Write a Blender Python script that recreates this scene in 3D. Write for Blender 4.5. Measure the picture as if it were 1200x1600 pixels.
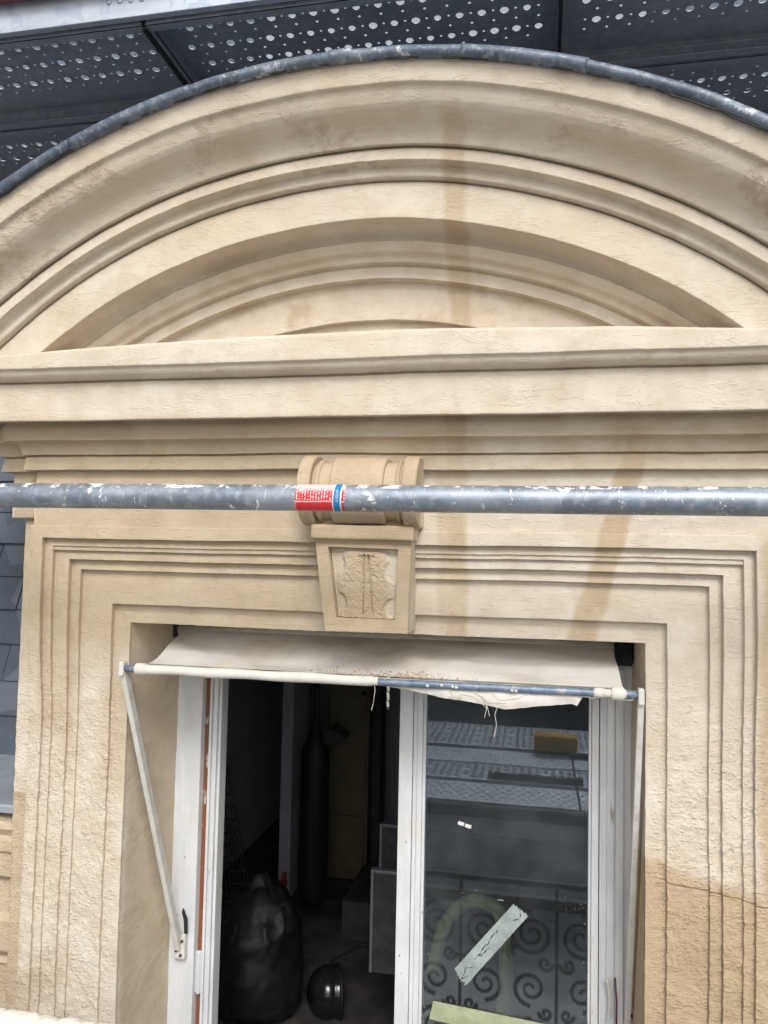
import bpy, bmesh, math, random
import numpy as np
from mathutils import Matrix, Vector
random.seed(7); rng = np.random.RandomState(7)
for o in list(bpy.data.objects): bpy.data.objects.remove(o, do_unlink=True)
SC = bpy.context.scene
# ------------------------------------------------------------------ camera, sky, sun, exposure
RC = np.array([[0.98011434, -0.00909695, 0.19822495], [0.19731684, -0.06115191, -0.97843063], [0.02102257, 0.99808701, -0.05814089]])
CP = np.array([0.35884, -1.65, 1.6])
cd = bpy.data.cameras.new('camera'); cam = bpy.data.objects.new('camera', cd); SC.collection.objects.link(cam)
cd.sensor_fit = 'HORIZONTAL'; cd.sensor_width = 36; cd.lens = 36; cd.clip_start = .02; cd.clip_end = 2000
cam.matrix_world = Matrix([list(RC[0]) + [CP[0]], list(RC[1]) + [CP[1]], list(RC[2]) + [CP[2]], [0, 0, 0, 1]])
SC.camera = cam
W = bpy.data.worlds.new('World'); SC.world = W; W.use_nodes = True
wn = W.node_tree.nodes; wl = W.node_tree.links; wn.clear()
SUN_EL, SUN_AZ = math.radians(43), math.radians(15)      # azimuth from -Y (facing the facade) towards +X
sky = wn.new('ShaderNodeTexSky'); sky.sky_type = 'NISHITA'; sky.sun_disc = False
sky.sun_elevation = SUN_EL; sky.sun_rotation = math.pi - SUN_AZ; sky.dust_density = 3; sky.air_density = 1.0
hs = wn.new('ShaderNodeHueSaturation'); hs.inputs['Saturation'].default_value = .22
bg = wn.new('ShaderNodeBackground'); bg.inputs[1].default_value = .15
wo = wn.new('ShaderNodeOutputWorld')
wl.new(sky.outputs[0], hs.inputs['Color']); wl.new(hs.outputs[0], bg.inputs[0]); wl.new(bg.outputs[0], wo.inputs[0])
sd = bpy.data.lights.new('sun', 'SUN'); sd.energy = 1.25; sd.angle = math.radians(22); sd.color = (1, .975, .94)
sun = bpy.data.objects.new('sun', sd); SC.collection.objects.link(sun)
dv = Vector((math.sin(SUN_AZ) * math.cos(SUN_EL), -math.cos(SUN_AZ) * math.cos(SUN_EL), math.sin(SUN_EL)))
sun.rotation_euler = dv.to_track_quat('Z', 'Y').to_euler()
SC.view_settings.view_transform = 'Standard'; SC.view_settings.look = 'None'
SC.view_settings.exposure = 0.43; SC.view_settings.gamma = 1
SC.render.engine = 'CYCLES'; SC.cycles.max_bounces = 8; SC.cycles.transparent_max_bounces = 16

def at(px, py, Y):
    "point on the plane y = Y seen at this place of the photograph (measured there once, built there)"
    r = RC @ np.array([(px - 600) / 1200., -(py - 800) / 1200., -1.]); t = (Y - CP[1]) / r[1]
    return CP + r * t

# ------------------------------------------------------------------ numpy noise
def _h(i, j, k, s):
    n = (i * 374761393 + j * 668265263 + k * 1274126177 + s * 974711) & 0xffffffff
    n = ((n ^ (n >> 13)) * 1274126177) & 0xffffffff
    n = ((n ^ (n >> 16)) * 2246822519) & 0xffffffff
    return ((n ^ (n >> 15)) & 0xffff) / 32767.5 - 1
def vn(P, s=0):
    P = np.asarray(P, float); f = np.floor(P).astype(np.int64); u = P - f; u = u * u * (3 - 2 * u); r = 0
    for a in (0, 1):
        wa = u[..., 0] if a else 1 - u[..., 0]
        for b in (0, 1):
            wb = u[..., 1] if b else 1 - u[..., 1]
            for c in (0, 1):
                wc = u[..., 2] if c else 1 - u[..., 2]
                r = r + wa * wb * wc * _h(f[..., 0] + a, f[..., 1] + b, f[..., 2] + c, s)
    return r
RM = np.array([[.6, .64, .48], [-.8, .48, .36], [0., -.6, .8]])
def v3(P, f, s=0):
    P = P @ RM
    return np.stack([vn(P * f + 31.7, s), vn(P * f + 7.3, s + 1), vn(P * f + 91.1, s + 2)], -1)
def stone_noise(P, rough=1.):
    P = np.asarray(P, float)
    rg = np.asarray(rough)[..., None] if np.ndim(rough) else rough
    return P + .0020 * v3(P, 4.3) + .0005 * v3(P, 16, 5) + rg * (.00034 * v3(P, 55, 9) + .00032 * v3(P, 120, 13))

# ------------------------------------------------------------------ node helper
class NT:
    def __init__(s, name):
        s.m = bpy.data.materials.new(name); s.m.use_nodes = True; s.t = s.m.node_tree; s.n = s.t.nodes; s.l = s.t.links
        s.n.clear(); s.out = s.n.new('ShaderNodeOutputMaterial'); s.b = s.n.new('ShaderNodeBsdfPrincipled'); s.l.new(s.b.outputs[0], s.out.inputs[0])
        g = s.n.new('ShaderNodeNewGeometry'); s.pos = g.outputs['Position']; s.nor = g.outputs['Normal']
        x = s.n.new('ShaderNodeSeparateXYZ'); s.l.new(s.pos, x.inputs[0]); s.x, s.y, s.z = x.outputs
        x2 = s.n.new('ShaderNodeSeparateXYZ'); s.l.new(s.nor, x2.inputs[0]); s.nz = x2.outputs[2]
    def put(s, v, i):
        if isinstance(v, (int, float)): i.default_value = v
        elif isinstance(v, (tuple, list)): i.default_value = (tuple(v) + (1,))[:len(i.default_value)] if len(v) == 3 and len(i.default_value) == 4 else v
        else: s.l.new(v, i)
    def mt(s, op, a, b=0., c=None, clamp=False):
        n = s.n.new('ShaderNodeMath'); n.operation = op; n.use_clamp = clamp; s.put(a, n.inputs[0]); s.put(b, n.inputs[1])
        if c is not None: s.put(c, n.inputs[2])
        return n.outputs[0]
    def mul(s, *a):
        r = a[0]
        for b in a[1:]: r = s.mt('MULTIPLY', r, b)
        return r
    def add(s, a, b): return s.mt('ADD', a, b)
    def sub(s, a, b): return s.mt('SUBTRACT', a, b)
    def mx(s, a, b): return s.mt('MAXIMUM', a, b)
    def ss(s, v, lo, hi, a=0., b=1.):
        n = s.n.new('ShaderNodeMapRange'); n.interpolation_type = 'SMOOTHSTEP'; s.put(v, n.inputs[0])
        if lo > hi: lo, hi, a, b = hi, lo, b, a
        n.inputs[1].default_value = lo; n.inputs[2].default_value = hi; n.inputs[3].default_value = a; n.inputs[4].default_value = b
        return n.outputs[0]
    def noise(s, scale, detail=4, rough=.55, vec=None, dist=0, sc=None):
        n = s.n.new('ShaderNodeTexNoise'); n.inputs['Scale'].default_value = scale; n.inputs['Detail'].default_value = detail
        n.inputs['Roughness'].default_value = rough; n.inputs['Distortion'].default_value = dist
        v = vec or s.pos
        if sc: v = s.vs(v, sc)
        s.l.new(v, n.inputs['Vector']); return n.outputs['Fac']
    def vor(s, scale, feature='F1', sc=None, out='Distance', rnd=1):
        n = s.n.new('ShaderNodeTexVoronoi'); n.inputs['Scale'].default_value = scale; n.feature = feature; n.inputs['Randomness'].default_value = rnd
        v = s.pos
        if sc: v = s.vs(v, sc)
        s.l.new(v, n.inputs['Vector']); return n.outputs[out]
    def vs(s, v, sc):
        n = s.n.new('ShaderNodeVectorMath'); n.operation = 'MULTIPLY'; s.l.new(v, n.inputs[0]); n.inputs[1].default_value = sc; return n.outputs[0]
    def mix(s, f, a, b):
        n = s.n.new('ShaderNodeMix'); n.data_type = 'RGBA'; s.put(f, n.inputs[0]); s.put(a, n.inputs[6]); s.put(b, n.inputs[7]); return n.outputs[2]
    def scale(s, c, f):
        n = s.n.new('ShaderNodeVectorMath'); n.operation = 'SCALE'; s.put(c, n.inputs[0]); s.put(f, n.inputs[3]); return n.outputs[0]
    def bump(s, h, dist=.001, strength=1., nor=None):
        n = s.n.new('ShaderNodeBump'); n.inputs['Distance'].default_value = dist; s.put(strength, n.inputs['Strength']); s.l.new(h, n.inputs['Height'])
        if nor: s.l.new(nor, n.inputs['Normal'])
        return n.outputs[0]
    def fin(s, col, rough=.8, nor=None, metal=0., spec=.5):
        s.put(col, s.b.inputs['Base Color']); s.put(rough, s.b.inputs['Roughness']); s.put(metal, s.b.inputs['Metallic']); s.b.inputs['Specular IOR Level'].default_value = spec
        if nor: s.l.new(nor, s.b.inputs['Normal'])
        return s.m

def mat_stone():
    s = NT('limestone_render')
    wob = s.mt('MULTIPLY', s.sub(s.noise(7, 3), .5), .10)
    wob2 = s.mt('MULTIPLY', s.sub(s.noise(26, 4), .5), .06)
    w = s.add(wob, wob2)
    x, z, y = s.x, s.z, s.y
    # ochre tones on the render: damp or fresh patches, plus flatly toned reveals
    st1 = s.ss(s.mt('ABSOLUTE', s.sub(s.add(x, s.add(s.mul(wob2, .35), s.mul(wob, .22))), .188)), .032, .013)
    st1 = s.mul(st1, s.ss(z, 2.50, 2.40), s.mt('MULTIPLY_ADD', s.noise(10, 3), .7, .32), s.mx(s.ss(z, 2.04, 2.07), s.ss(z, 1.90, 1.88)))
    st1b = s.ss(s.mt('ABSOLUTE', s.sub(s.add(x, s.mul(wob, .5)), .178)), .040, .020)
    st1b = s.mul(st1b, s.ss(z, 1.90, 1.86), s.ss(z, 1.40, 1.5), .55)
    c2 = s.mt('MULTIPLY_ADD', s.sub(z, 1.43), .26, .445)
    st2 = s.mul(s.ss(s.mt('ABSOLUTE', s.sub(s.add(x, s.mul(w, .30)), c2)), .036, .020), s.ss(z, 1.89, 1.86), s.mt('MULTIPLY_ADD', s.noise(9, 3), .8, .32))
    st3 = s.mul(s.ss(s.mt('ABSOLUTE', s.sub(s.add(x, s.mul(wob, .3)), s.mt('MULTIPLY_ADD', s.sub(z, 1.43), .3, -.60))), .028, .015), s.ss(z, 1.70, 1.80), s.ss(z, 1.88, 1.86), .8)
    lft = s.mul(s.ss(s.add(x, s.mul(w, 2.0)), .16, -.22), s.ss(z, 1.90, 1.87), s.ss(s.add(z, s.mul(w, 1.6)), 1.24, 1.46), .65)
    bed = s.mul(s.ss(z, 1.89, 1.87), s.ss(z, 1.775, 1.80), s.ss(s.noise(5, 3), .35, .6), .6)
    lowr = s.mul(s.ss(x, .50, .55), s.ss(s.add(s.add(z, s.mul(w, .55)), s.mul(s.ss(x, .56, .80), .05)), 1.030, .992))
    edr = s.mul(s.ss(s.add(x, s.mul(w, .3)), .765, .79), s.ss(z, 1.68, 1.62), .8)
    rvl = s.mul(s.ss(s.add(x, s.mul(w, .6)), -.60, -.635, 0, 1), s.ss(s.add(z, w), 1.10, 1.25), s.ss(x, -.73, -.65), .0)
    jl = s.mul(s.ss(x, -.52, -.56), s.ss(s.noise(4.2, 3), .52, .66), s.ss(z, 1.5, 1.4), .55)
    lp = s.mul(s.ss(s.add(x, s.mul(w, .5)), -.66, -.60), s.ss(x, -.50, -.56), s.ss(s.add(z, w), .98, 1.10), s.ss(s.add(z, w), 1.42, 1.28), s.ss(y, .05, .02), .6)
    lp2 = s.mul(s.ss(s.mt('ABSOLUTE', s.sub(x, -.735)), .06, .03), s.ss(s.add(z, s.mul(w, 1.5)), 1.05, 1.2), s.ss(z, 1.6, 1.5), .55)
    lst = s.mul(s.ss(x, -.79, -.815), s.ss(s.add(z, s.mul(w, .4)), 1.035, 1.02), .7)
    arc = s.mul(s.ss(s.noise(3.3, 4), .50, .72), s.ss(z, 2.02, 2.08), .45)
    tym = s.mul(s.ss(s.noise(9, 4), .55, .72), s.ss(y, -.06, -.045), s.ss(z, 2.0, 2.02), .75)
    rev = s.mx(s.mul(s.ss(y, .01, .03), .45), s.mul(s.ss(s.mt('ABSOLUTE', x), .135, .12), s.ss(y, -.088, -.097), s.ss(z, 1.84, 1.82), s.ss(z, 1.40, 1.42), .8))  # surfaces behind the wall face toned part way to ochre; keystone damp
    m = st1
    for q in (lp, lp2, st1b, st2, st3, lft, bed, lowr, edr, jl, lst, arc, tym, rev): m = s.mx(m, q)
    m = s.mt('MINIMUM', m, 1.)
    fine = s.noise(60, 5, .6); big = s.noise(2.6, 4); md = s.noise(14, 5, .6)
    dry = s.mix(s.ss(md, .3, .72), (.560, .482, .378), (.645, .578, .478))
    dry = s.mix(s.mul(s.ss(s.noise(6.5, 5, .62), .52, .68), .8), dry, (.66, .605, .51))
    dry = s.mix(s.mul(s.ss(big, .5, .7), .45), dry, (.60, .495, .36))
    wet = s.mix(s.ss(md, .3, .7), (.405, .308, .188), (.480, .375, .235))
    wet = s.mix(s.mul(s.ss(s.noise(9, 4), .5, .68), .55), wet, (.48, .355, .245))
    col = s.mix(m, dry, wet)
    # pores, scratches and grime with shapes of their own
    pit = s.mul(s.ss(s.vor(95, sc=(1, 1, 1.6)), .16, .07), s.ss(s.noise(8, 3), .55, .66))
    col = s.mix(s.mul(pit, .45), col, (.20, .15, .10))
    fleck = s.ss(s.noise(150, 2, .7), .66, .76)
    col = s.mix(s.mul(fleck, .35), col, (.70, .64, .54))
    grime = s.mul(s.ss(s.noise(24, 5, .7), .56, .74), s.ss(s.noise(3.1, 3), .48, .62), .30)
    col = s.mix(grime, col, (.33, .265, .18))
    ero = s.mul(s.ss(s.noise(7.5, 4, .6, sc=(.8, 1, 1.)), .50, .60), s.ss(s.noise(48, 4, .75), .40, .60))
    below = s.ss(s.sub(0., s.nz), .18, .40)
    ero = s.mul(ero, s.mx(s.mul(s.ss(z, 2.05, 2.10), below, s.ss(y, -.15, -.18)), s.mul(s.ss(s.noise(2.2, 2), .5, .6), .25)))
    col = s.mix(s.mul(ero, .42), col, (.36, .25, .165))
    # texture regions: dashed roughcast on the jambs, trowelled above
    jamb = s.mx(s.mul(s.ss(s.mt('ABSOLUTE', x), .565, .60), s.ss(z, 1.50, 1.15)), s.mul(s.ss(s.noise(5, 3), .52, .60), .32))
    v1 = s.ss(s.noise(125, 3, .6, sc=(.5, 1, 1.35), dist=.6), .42, .70)
    lump = s.mul(s.ss(s.vor(135, 'SMOOTH_F1', sc=(1, 1, 1.3)), .52, .08), s.ss(s.noise(40, 2), .40, .56))
    h = s.add(s.mul(v1, .5), s.mul(lump, .9))
    h = s.mul(h, s.mt('MULTIPLY_ADD', jamb, .66, .10))
    h = s.add(h, s.mul(s.noise(230, 4, .65), .42)); h = s.add(h, s.mul(s.ss(s.noise(60, 3, .6, sc=(.45, 1, 1.6), dist=1.), .58, .66), .30))
    h = s.add(h, s.mul(s.noise(30, 4, .6, sc=(.55, 1, 1.5)), .55))
    h = s.sub(h, s.mul(pit, .5)); h = s.add(h, s.mul(ero, s.noise(170, 3, .7), 1.1))
    # hairline crack across the right jamb
    crk = s.mt('ABSOLUTE', s.sub(s.add(z, s.mul(s.sub(s.noise(9, 3), .5), .03)), s.mt('MULTIPLY_ADD', s.sub(x, .6), -.12, .975)))
    crk = s.mul(s.ss(crk, .0022, .0006), s.ss(x, .59, .61))
    h = s.sub(h, s.mul(crk, .8)); col = s.mix(s.mul(crk, .5), col, (.18, .12, .07))
    return s.fin(col, .92, s.bump(h, .0023, .8), spec=.25)

def mat_galv(name='galvanised_steel', base=(.33, .37, .42), dark=(.20, .23, .27), splash=True, metal=.55, rough=.45):
    s = NT(name)
    n1 = s.noise(9, 4, .6, sc=(.5, 1, 1), dist=1.); n2 = s.noise(55, 4, .65)
    col = s.mix(s.ss(n1, .38, .64), dark, base)
    col = s.mix(s.mul(s.ss(n2, .45, .68), .5), col, (.46, .50, .55))
    col = s.mix(s.mul(s.ss(s.noise(13, 2, .4, dist=2), .55, .6), .35), col, (.25, .31, .42))
    rgh = s.mt('MULTIPLY_ADD', n2, .3, rough - .12)
    met = metal
    if splash:
        sp = s.mul(s.ss(s.noise(34, 3, .6, sc=(1, .7, .7), dist=.6), .635, .66), s.ss(s.noise(6, 2), .44, .56))
        dots = s.mul(s.ss(s.vor(60), .10, .06), s.ss(s.noise(11, 2), .5, .56))
        topc = s.mul(s.ss(s.noise(26, 4, .7), .52, .58), s.ss(s.z, 1.7195, 1.7225))
        scr = s.mul(s.ss(s.noise(46, 3, .7, sc=(2.4, .5, .5), dist=1.5), .66, .68), .8)
        sp = s.mx(s.mx(s.mx(sp, dots), topc), scr)
        col = s.mix(sp, col, (.72, .72, .70)); met = s.mt('MULTIPLY_ADD', sp, -metal, metal); rgh = s.mx(rgh, s.mul(sp, .85))
        rust = s.mul(s.ss(s.noise(40, 4, .7), .66, .70), s.ss(s.noise(7, 2), .55, .60))
        col = s.mix(rust, col, (.16, .11, .09))
    return s.fin(col, rgh, s.bump(n2, .0008, .5), metal=met)

def mat_plain(name, col, rough=.6, metal=0., var=.15, nsc=25, bumpd=.0006, dirt=None, spec=.5):
    s = NT(name); n = s.noise(nsc, 5, .6)
    c = s.mix(s.ss(n, .3, .7), tuple(v * (1 - var) for v in col), tuple(min(1, v * (1 + var)) for v in col))
    if dirt:
        d = s.mul(s.ss(s.noise(18, 5, .7), .54, .70), dirt[3]); c = s.mix(d, c, dirt[:3])
    return s.fin(c, s.mt('MULTIPLY_ADD', n, .2, rough - .1), s.bump(n, bumpd, .6), metal=metal, spec=spec)

def mat_paint():
    s = NT('chipped_white_paint')
    n = s.noise(30, 5, .65, sc=(1, 1, .25)); c = s.mix(s.ss(n, .35, .7), (.58, .60, .62), (.68, .69, .70))
    yel = s.mul(s.ss(s.noise(5, 4), .5, .68), .35); c = s.mix(yel, c, (.60, .54, .42))
    chips = s.mul(s.ss(s.vor(48, sc=(1, 1, .55)), .10, .06), s.ss(s.noise(14, 2), .54, .60))
    drag = s.mul(s.ss(s.noise(22, 4, .7, sc=(1.5, 1, .3)), .66, .70), .7)
    c = s.mix(s.mx(chips, drag), c, (.22, .19, .16))
    return s.fin(c, .5, s.bump(s.sub(n, s.mul(chips, 2)), .0007, .7))

def mat_brown():
    s = NT('bare_stained_wood'); n = s.noise(60, 5, .65, sc=(1, 1, .08)); c = s.mix(n, (.13, .04, .018), (.30, .105, .04))
    fl = s.ss(s.noise(30, 4, .7, sc=(1.5, 1, .4)), .60, .66); c = s.mix(fl, c, (.45, .42, .38)); return s.fin(c, .7, s.bump(n, .001))

def mat_canvas():
    s = NT('weathered_canvas')
    n = s.noise(5, 5, .6); c = s.mix(n, (.60, .575, .52), (.74, .72, .67))
    c = s.mix(s.mul(s.ss(s.noise(3.5, 4, sc=(1, 1, .7)), .5, .68), .55), c, (.46, .38, .28))
    c = s.mix(s.mul(s.ss(s.noise(42, 5, .75), .60, .72), s.ss(s.z, 1.385, 1.345), s.ss(s.noise(5, 2), .44, .6), .8), c, (.36, .23, .12))
    spot = s.mul(s.ss(s.vor(30), .07, .04), .6); c = s.mix(spot, c, (.30, .22, .15))
    wv = s.noise(600, 1); fold = s.noise(16, 3, .5, sc=(.5, 1, 1.6), dist=.8)
    return s.fin(c, .9, s.bump(s.add(s.mul(wv, .12), fold), .0045, .7), spec=.2)

def mat_lead():
    s = NT('weathered_lead'); n1 = s.noise(12, 5, .65); n2 = s.noise(70, 4, .7, sc=(1, .6, 1))
    c = s.mix(s.ss(n1, .35, .65), (.075, .095, .13), (.15, .18, .225)); c = s.mix(s.mul(s.ss(n2, .5, .66), .7), c, (.28, .31, .345))
    c = s.mix(s.mul(s.ss(s.noise(24, 4, .7), .60, .66), .8), c, (.50, .52, .54))
    return s.fin(c, .5, s.bump(s.add(n1, n2), .0014, .7), metal=.25)

def mat_slate():
    s = NT('blue_slate'); t = s.noise(40, 5, .65, sc=(1, 1, .5)); r = s.vor(7.5, out='Color'); r2 = s.n.new('ShaderNodeSeparateColor'); s.l.new(r, r2.inputs[0]); r = r2.outputs[0]
    c = s.mix(t, (.032, .042, .060), (.070, .088, .120)); c = s.mix(s.mul(s.ss(r, .45, .7), .6), c, (.11, .135, .17))
    return s.fin(c, .55, s.bump(t, .0015, .7))

def mat_sticker():
    s = NT('worn_red_sticker')
    c = s.mix(s.ss(s.noise(20, 3), .3, .7), (.62, .012, .022), (.70, .03, .04))
    # rows of tiny worn white lettering running round the tube, illegible in the photo
    wv = s.mt('SINE', s.mul(s.x, 2 * math.pi / .0052)); rows = s.ss(wv, .15, .55)
    dash = s.ss(s.noise(420, 2, .6, sc=(.3, 1, 1)), .47, .53)
    txt = s.mul(rows, dash, s.ss(s.z, 1.6975, 1.6995))
    fade = s.ss(s.add(s.z, s.mul(s.sub(s.noise(60, 3), .5), .012)), 1.712, 1.722)
    tear = s.mul(s.ss(s.mt('ABSOLUTE', s.sub(s.add(s.z, s.mul(s.sub(s.noise(80, 4), .5), .006)), 1.6965)), .0014, .0006), .9)
    flake = s.ss(s.noise(130, 4, .7), .64, .68)
    edge = s.mul(s.ss(s.add(s.x, s.mul(s.sub(s.noise(90, 3), .5), .012)), -.072, -.080), .5)
    w = s.mx(s.mx(txt, s.mul(fade, .75)), s.mx(s.mx(tear, s.mul(flake, .7)), edge))
    c = s.mix(w, c, (.74, .68, .66)); return s.fin(c, .42)

def mat_glass():
    s = NT('dusty_window_glass'); s.n.remove(s.b)
    tr = s.n.new('ShaderNodeBsdfTransparent'); tr.inputs[0].default_value = (.90, .93, .94, 1)
    gl = s.n.new('ShaderNodeBsdfGlossy'); gl.inputs['Roughness'].default_value = .014; gl.inputs[0].default_value = (.9, .95, 1, 1)
    nb = s.bump(s.noise(3, 2), .0006, .25); s.l.new(nb, gl.inputs['Normal'])
    lw = s.n.new('ShaderNodeFresnel'); lw.inputs['IOR'].default_value = 1.75
    m1 = s.n.new('ShaderNodeMixShader'); s.l.new(s.mt('ADD', lw.outputs[0], .015), m1.inputs[0]); s.l.new(tr.outputs[0], m1.inputs[1]); s.l.new(gl.outputs[0], m1.inputs[2])
    df = s.n.new('ShaderNodeBsdfDiffuse'); df.inputs[0].default_value = (.62, .66, .70, 1)
    rgt = s.ss(s.add(s.x, s.mul(s.sub(s.noise(9, 4), .5), .30)), .38, .50); lf = s.ss(s.x, .125, .10); low = s.ss(s.z, .95, .55)
    dens = s.mx(s.mul(rgt, s.ss(s.z, 1.0, .75)), s.mul(lf, low))
    dens = s.mx(dens, s.mul(s.ss(s.noise(9, 4), .58, .68), .5)); dens = s.mx(dens, s.mul(rgt, s.ss(s.z, 1.15, 1.25), .45))
    sp = s.noise(260, 4, .75); thr = s.mt('MULTIPLY_ADD', dens, -.105, .735)
    spk = s.mt('GREATER_THAN', sp, thr); spk = s.mul(spk, s.ss(dens, .0, .3, .25, .75))
    scr = s.mul(s.ss(s.noise(75, 3, .7, sc=(.25, 1, 2.), dist=1.5), .73, .74), .5)
    fac = s.mx(s.mx(spk, scr), s.mt('MULTIPLY_ADD', s.ss(s.noise(6, 5, .7), .35, .75), .045, .016))
    m2 = s.n.new('ShaderNodeMixShader'); s.l.new(fac, m2.inputs[0]); s.l.new(m1.outputs[0], m2.inputs[1]); s.l.new(df.outputs[0], m2.inputs[2])
    s.l.new(m2.outputs[0], s.out.inputs[0]); return s.m

MT = dict(stone=mat_stone(), tube=mat_galv(), paint=mat_paint(), brown=mat_brown(), canvas=mat_canvas(), lead=mat_lead(), slate=mat_slate(),
          sticker=mat_sticker(), glass=mat_glass(),
          plank=mat_galv('dull_galvanised_plank', (.32, .34, .38), (.27, .29, .33), False, .3, .42),
          ledger=mat_galv('bright_galvanised_beam', (.52, .57, .63), (.42, .46, .52), False, .25, .45),
          bluebar=mat_plain('blue_grey_bar', (.17, .215, .29), .45, .3, .25, 60, .0006, (.55, .53, .48, .7)),
          hem=mat_plain('canvas_hem', (.64, .61, .55), .85, 0, .06, 30, .0008, (.50, .40, .26, .5)),
          arm=mat_plain('cream_enamel', (.60, .585, .54), .45, 0, .08, 30, .0004, (.30, .23, .15, .35)),
          thread=mat_plain('frayed_thread', (.72, .69, .60), .9),
          crumb=mat_plain('plaster_crumb', (.42, .28, .16), .95, 0, .4, 200, .001),
          crust=mat_plain('plaster_crust', (.74, .69, .60), .95, 0, .12, 90, .003, (.55, .45, .33, .5)),
          red=mat_plain('dark_red_paint', (.11, .022, .03), .5, 0, .3, 30), black=mat_plain('black_rubber', (.005, .0055, .007), .6, 0, .3),
          iron=mat_plain('black_iron', (.02, .021, .024), .6, .3, .3, 60, .001),
          gloss=mat_plain('glossy_black', (.01, .011, .013), .16, 0, .2, 10, .0001),
          zinc=mat_plain('zinc_sheet', (.40, .44, .48), .4, .5, .12, 8, .0006, (.2, .2, .2, .4)),
          deck=mat_plain('dusty_grey_deck', (.42, .42, .42), .8, 0, .18, 4, .001, (.22, .21, .20, .6)),
          roomwall=mat_plain('room_plaster', (.42, .45, .50), .9, 0, .10, 5), roomdark=mat_plain('dark_cloth', (.045, .045, .05), .9, 0, .3),
          cabinet=mat_plain('ochre_cabinet', (.15, .125, .07), .7, 0, .12, 12), floorm=mat_plain('dusty_floorboards', (.05, .046, .043), .8, 0, .5, 9, .001),
          redp=mat_plain('red_plastic', (.16, .012, .012), .6, 0, .1), greyf=mat_plain('grey_frame', (.16, .17, .19), .4, .3, .1),
          yel=mat_plain('pale_yellow_hose', (.20, .23, .11), .6, 0, .1, 20), sponge=mat_plain('yellow_foam', (.62, .38, .09), .9, 0, .2, 60, .002),
          tapeg=mat_plain('grey_green_tape', (.30, .345, .33), .8, 0, .18, 40, .001, (.26, .29, .28, .7)), tapey=mat_plain('pale_green_tape', (.36, .40, .25), .7, 0, .14, 30, .001, (.30, .33, .20, .6)),
          cable=mat_plain('grey_cable', (.30, .29, .27), .6), blue=mat_plain('blue_print', (.012, .20, .48), .4, 0, .1), white=mat_plain('white_print', (.78, .78, .77), .5, 0, .05),
          skin=mat_plain('rust', (.10, .045, .025), .9, 0, .4, 80, .001), paving=mat_plain('pale_paving', (.30, .28, .25), .9, 0, .2, 6), wallf=mat_plain('pale_facade', (.42, .38, .31), .9, 0, .1, 4),
          dusk=mat_plain('dark_netting', (.03, .032, .036), .9, 0, .3, 12))

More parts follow.
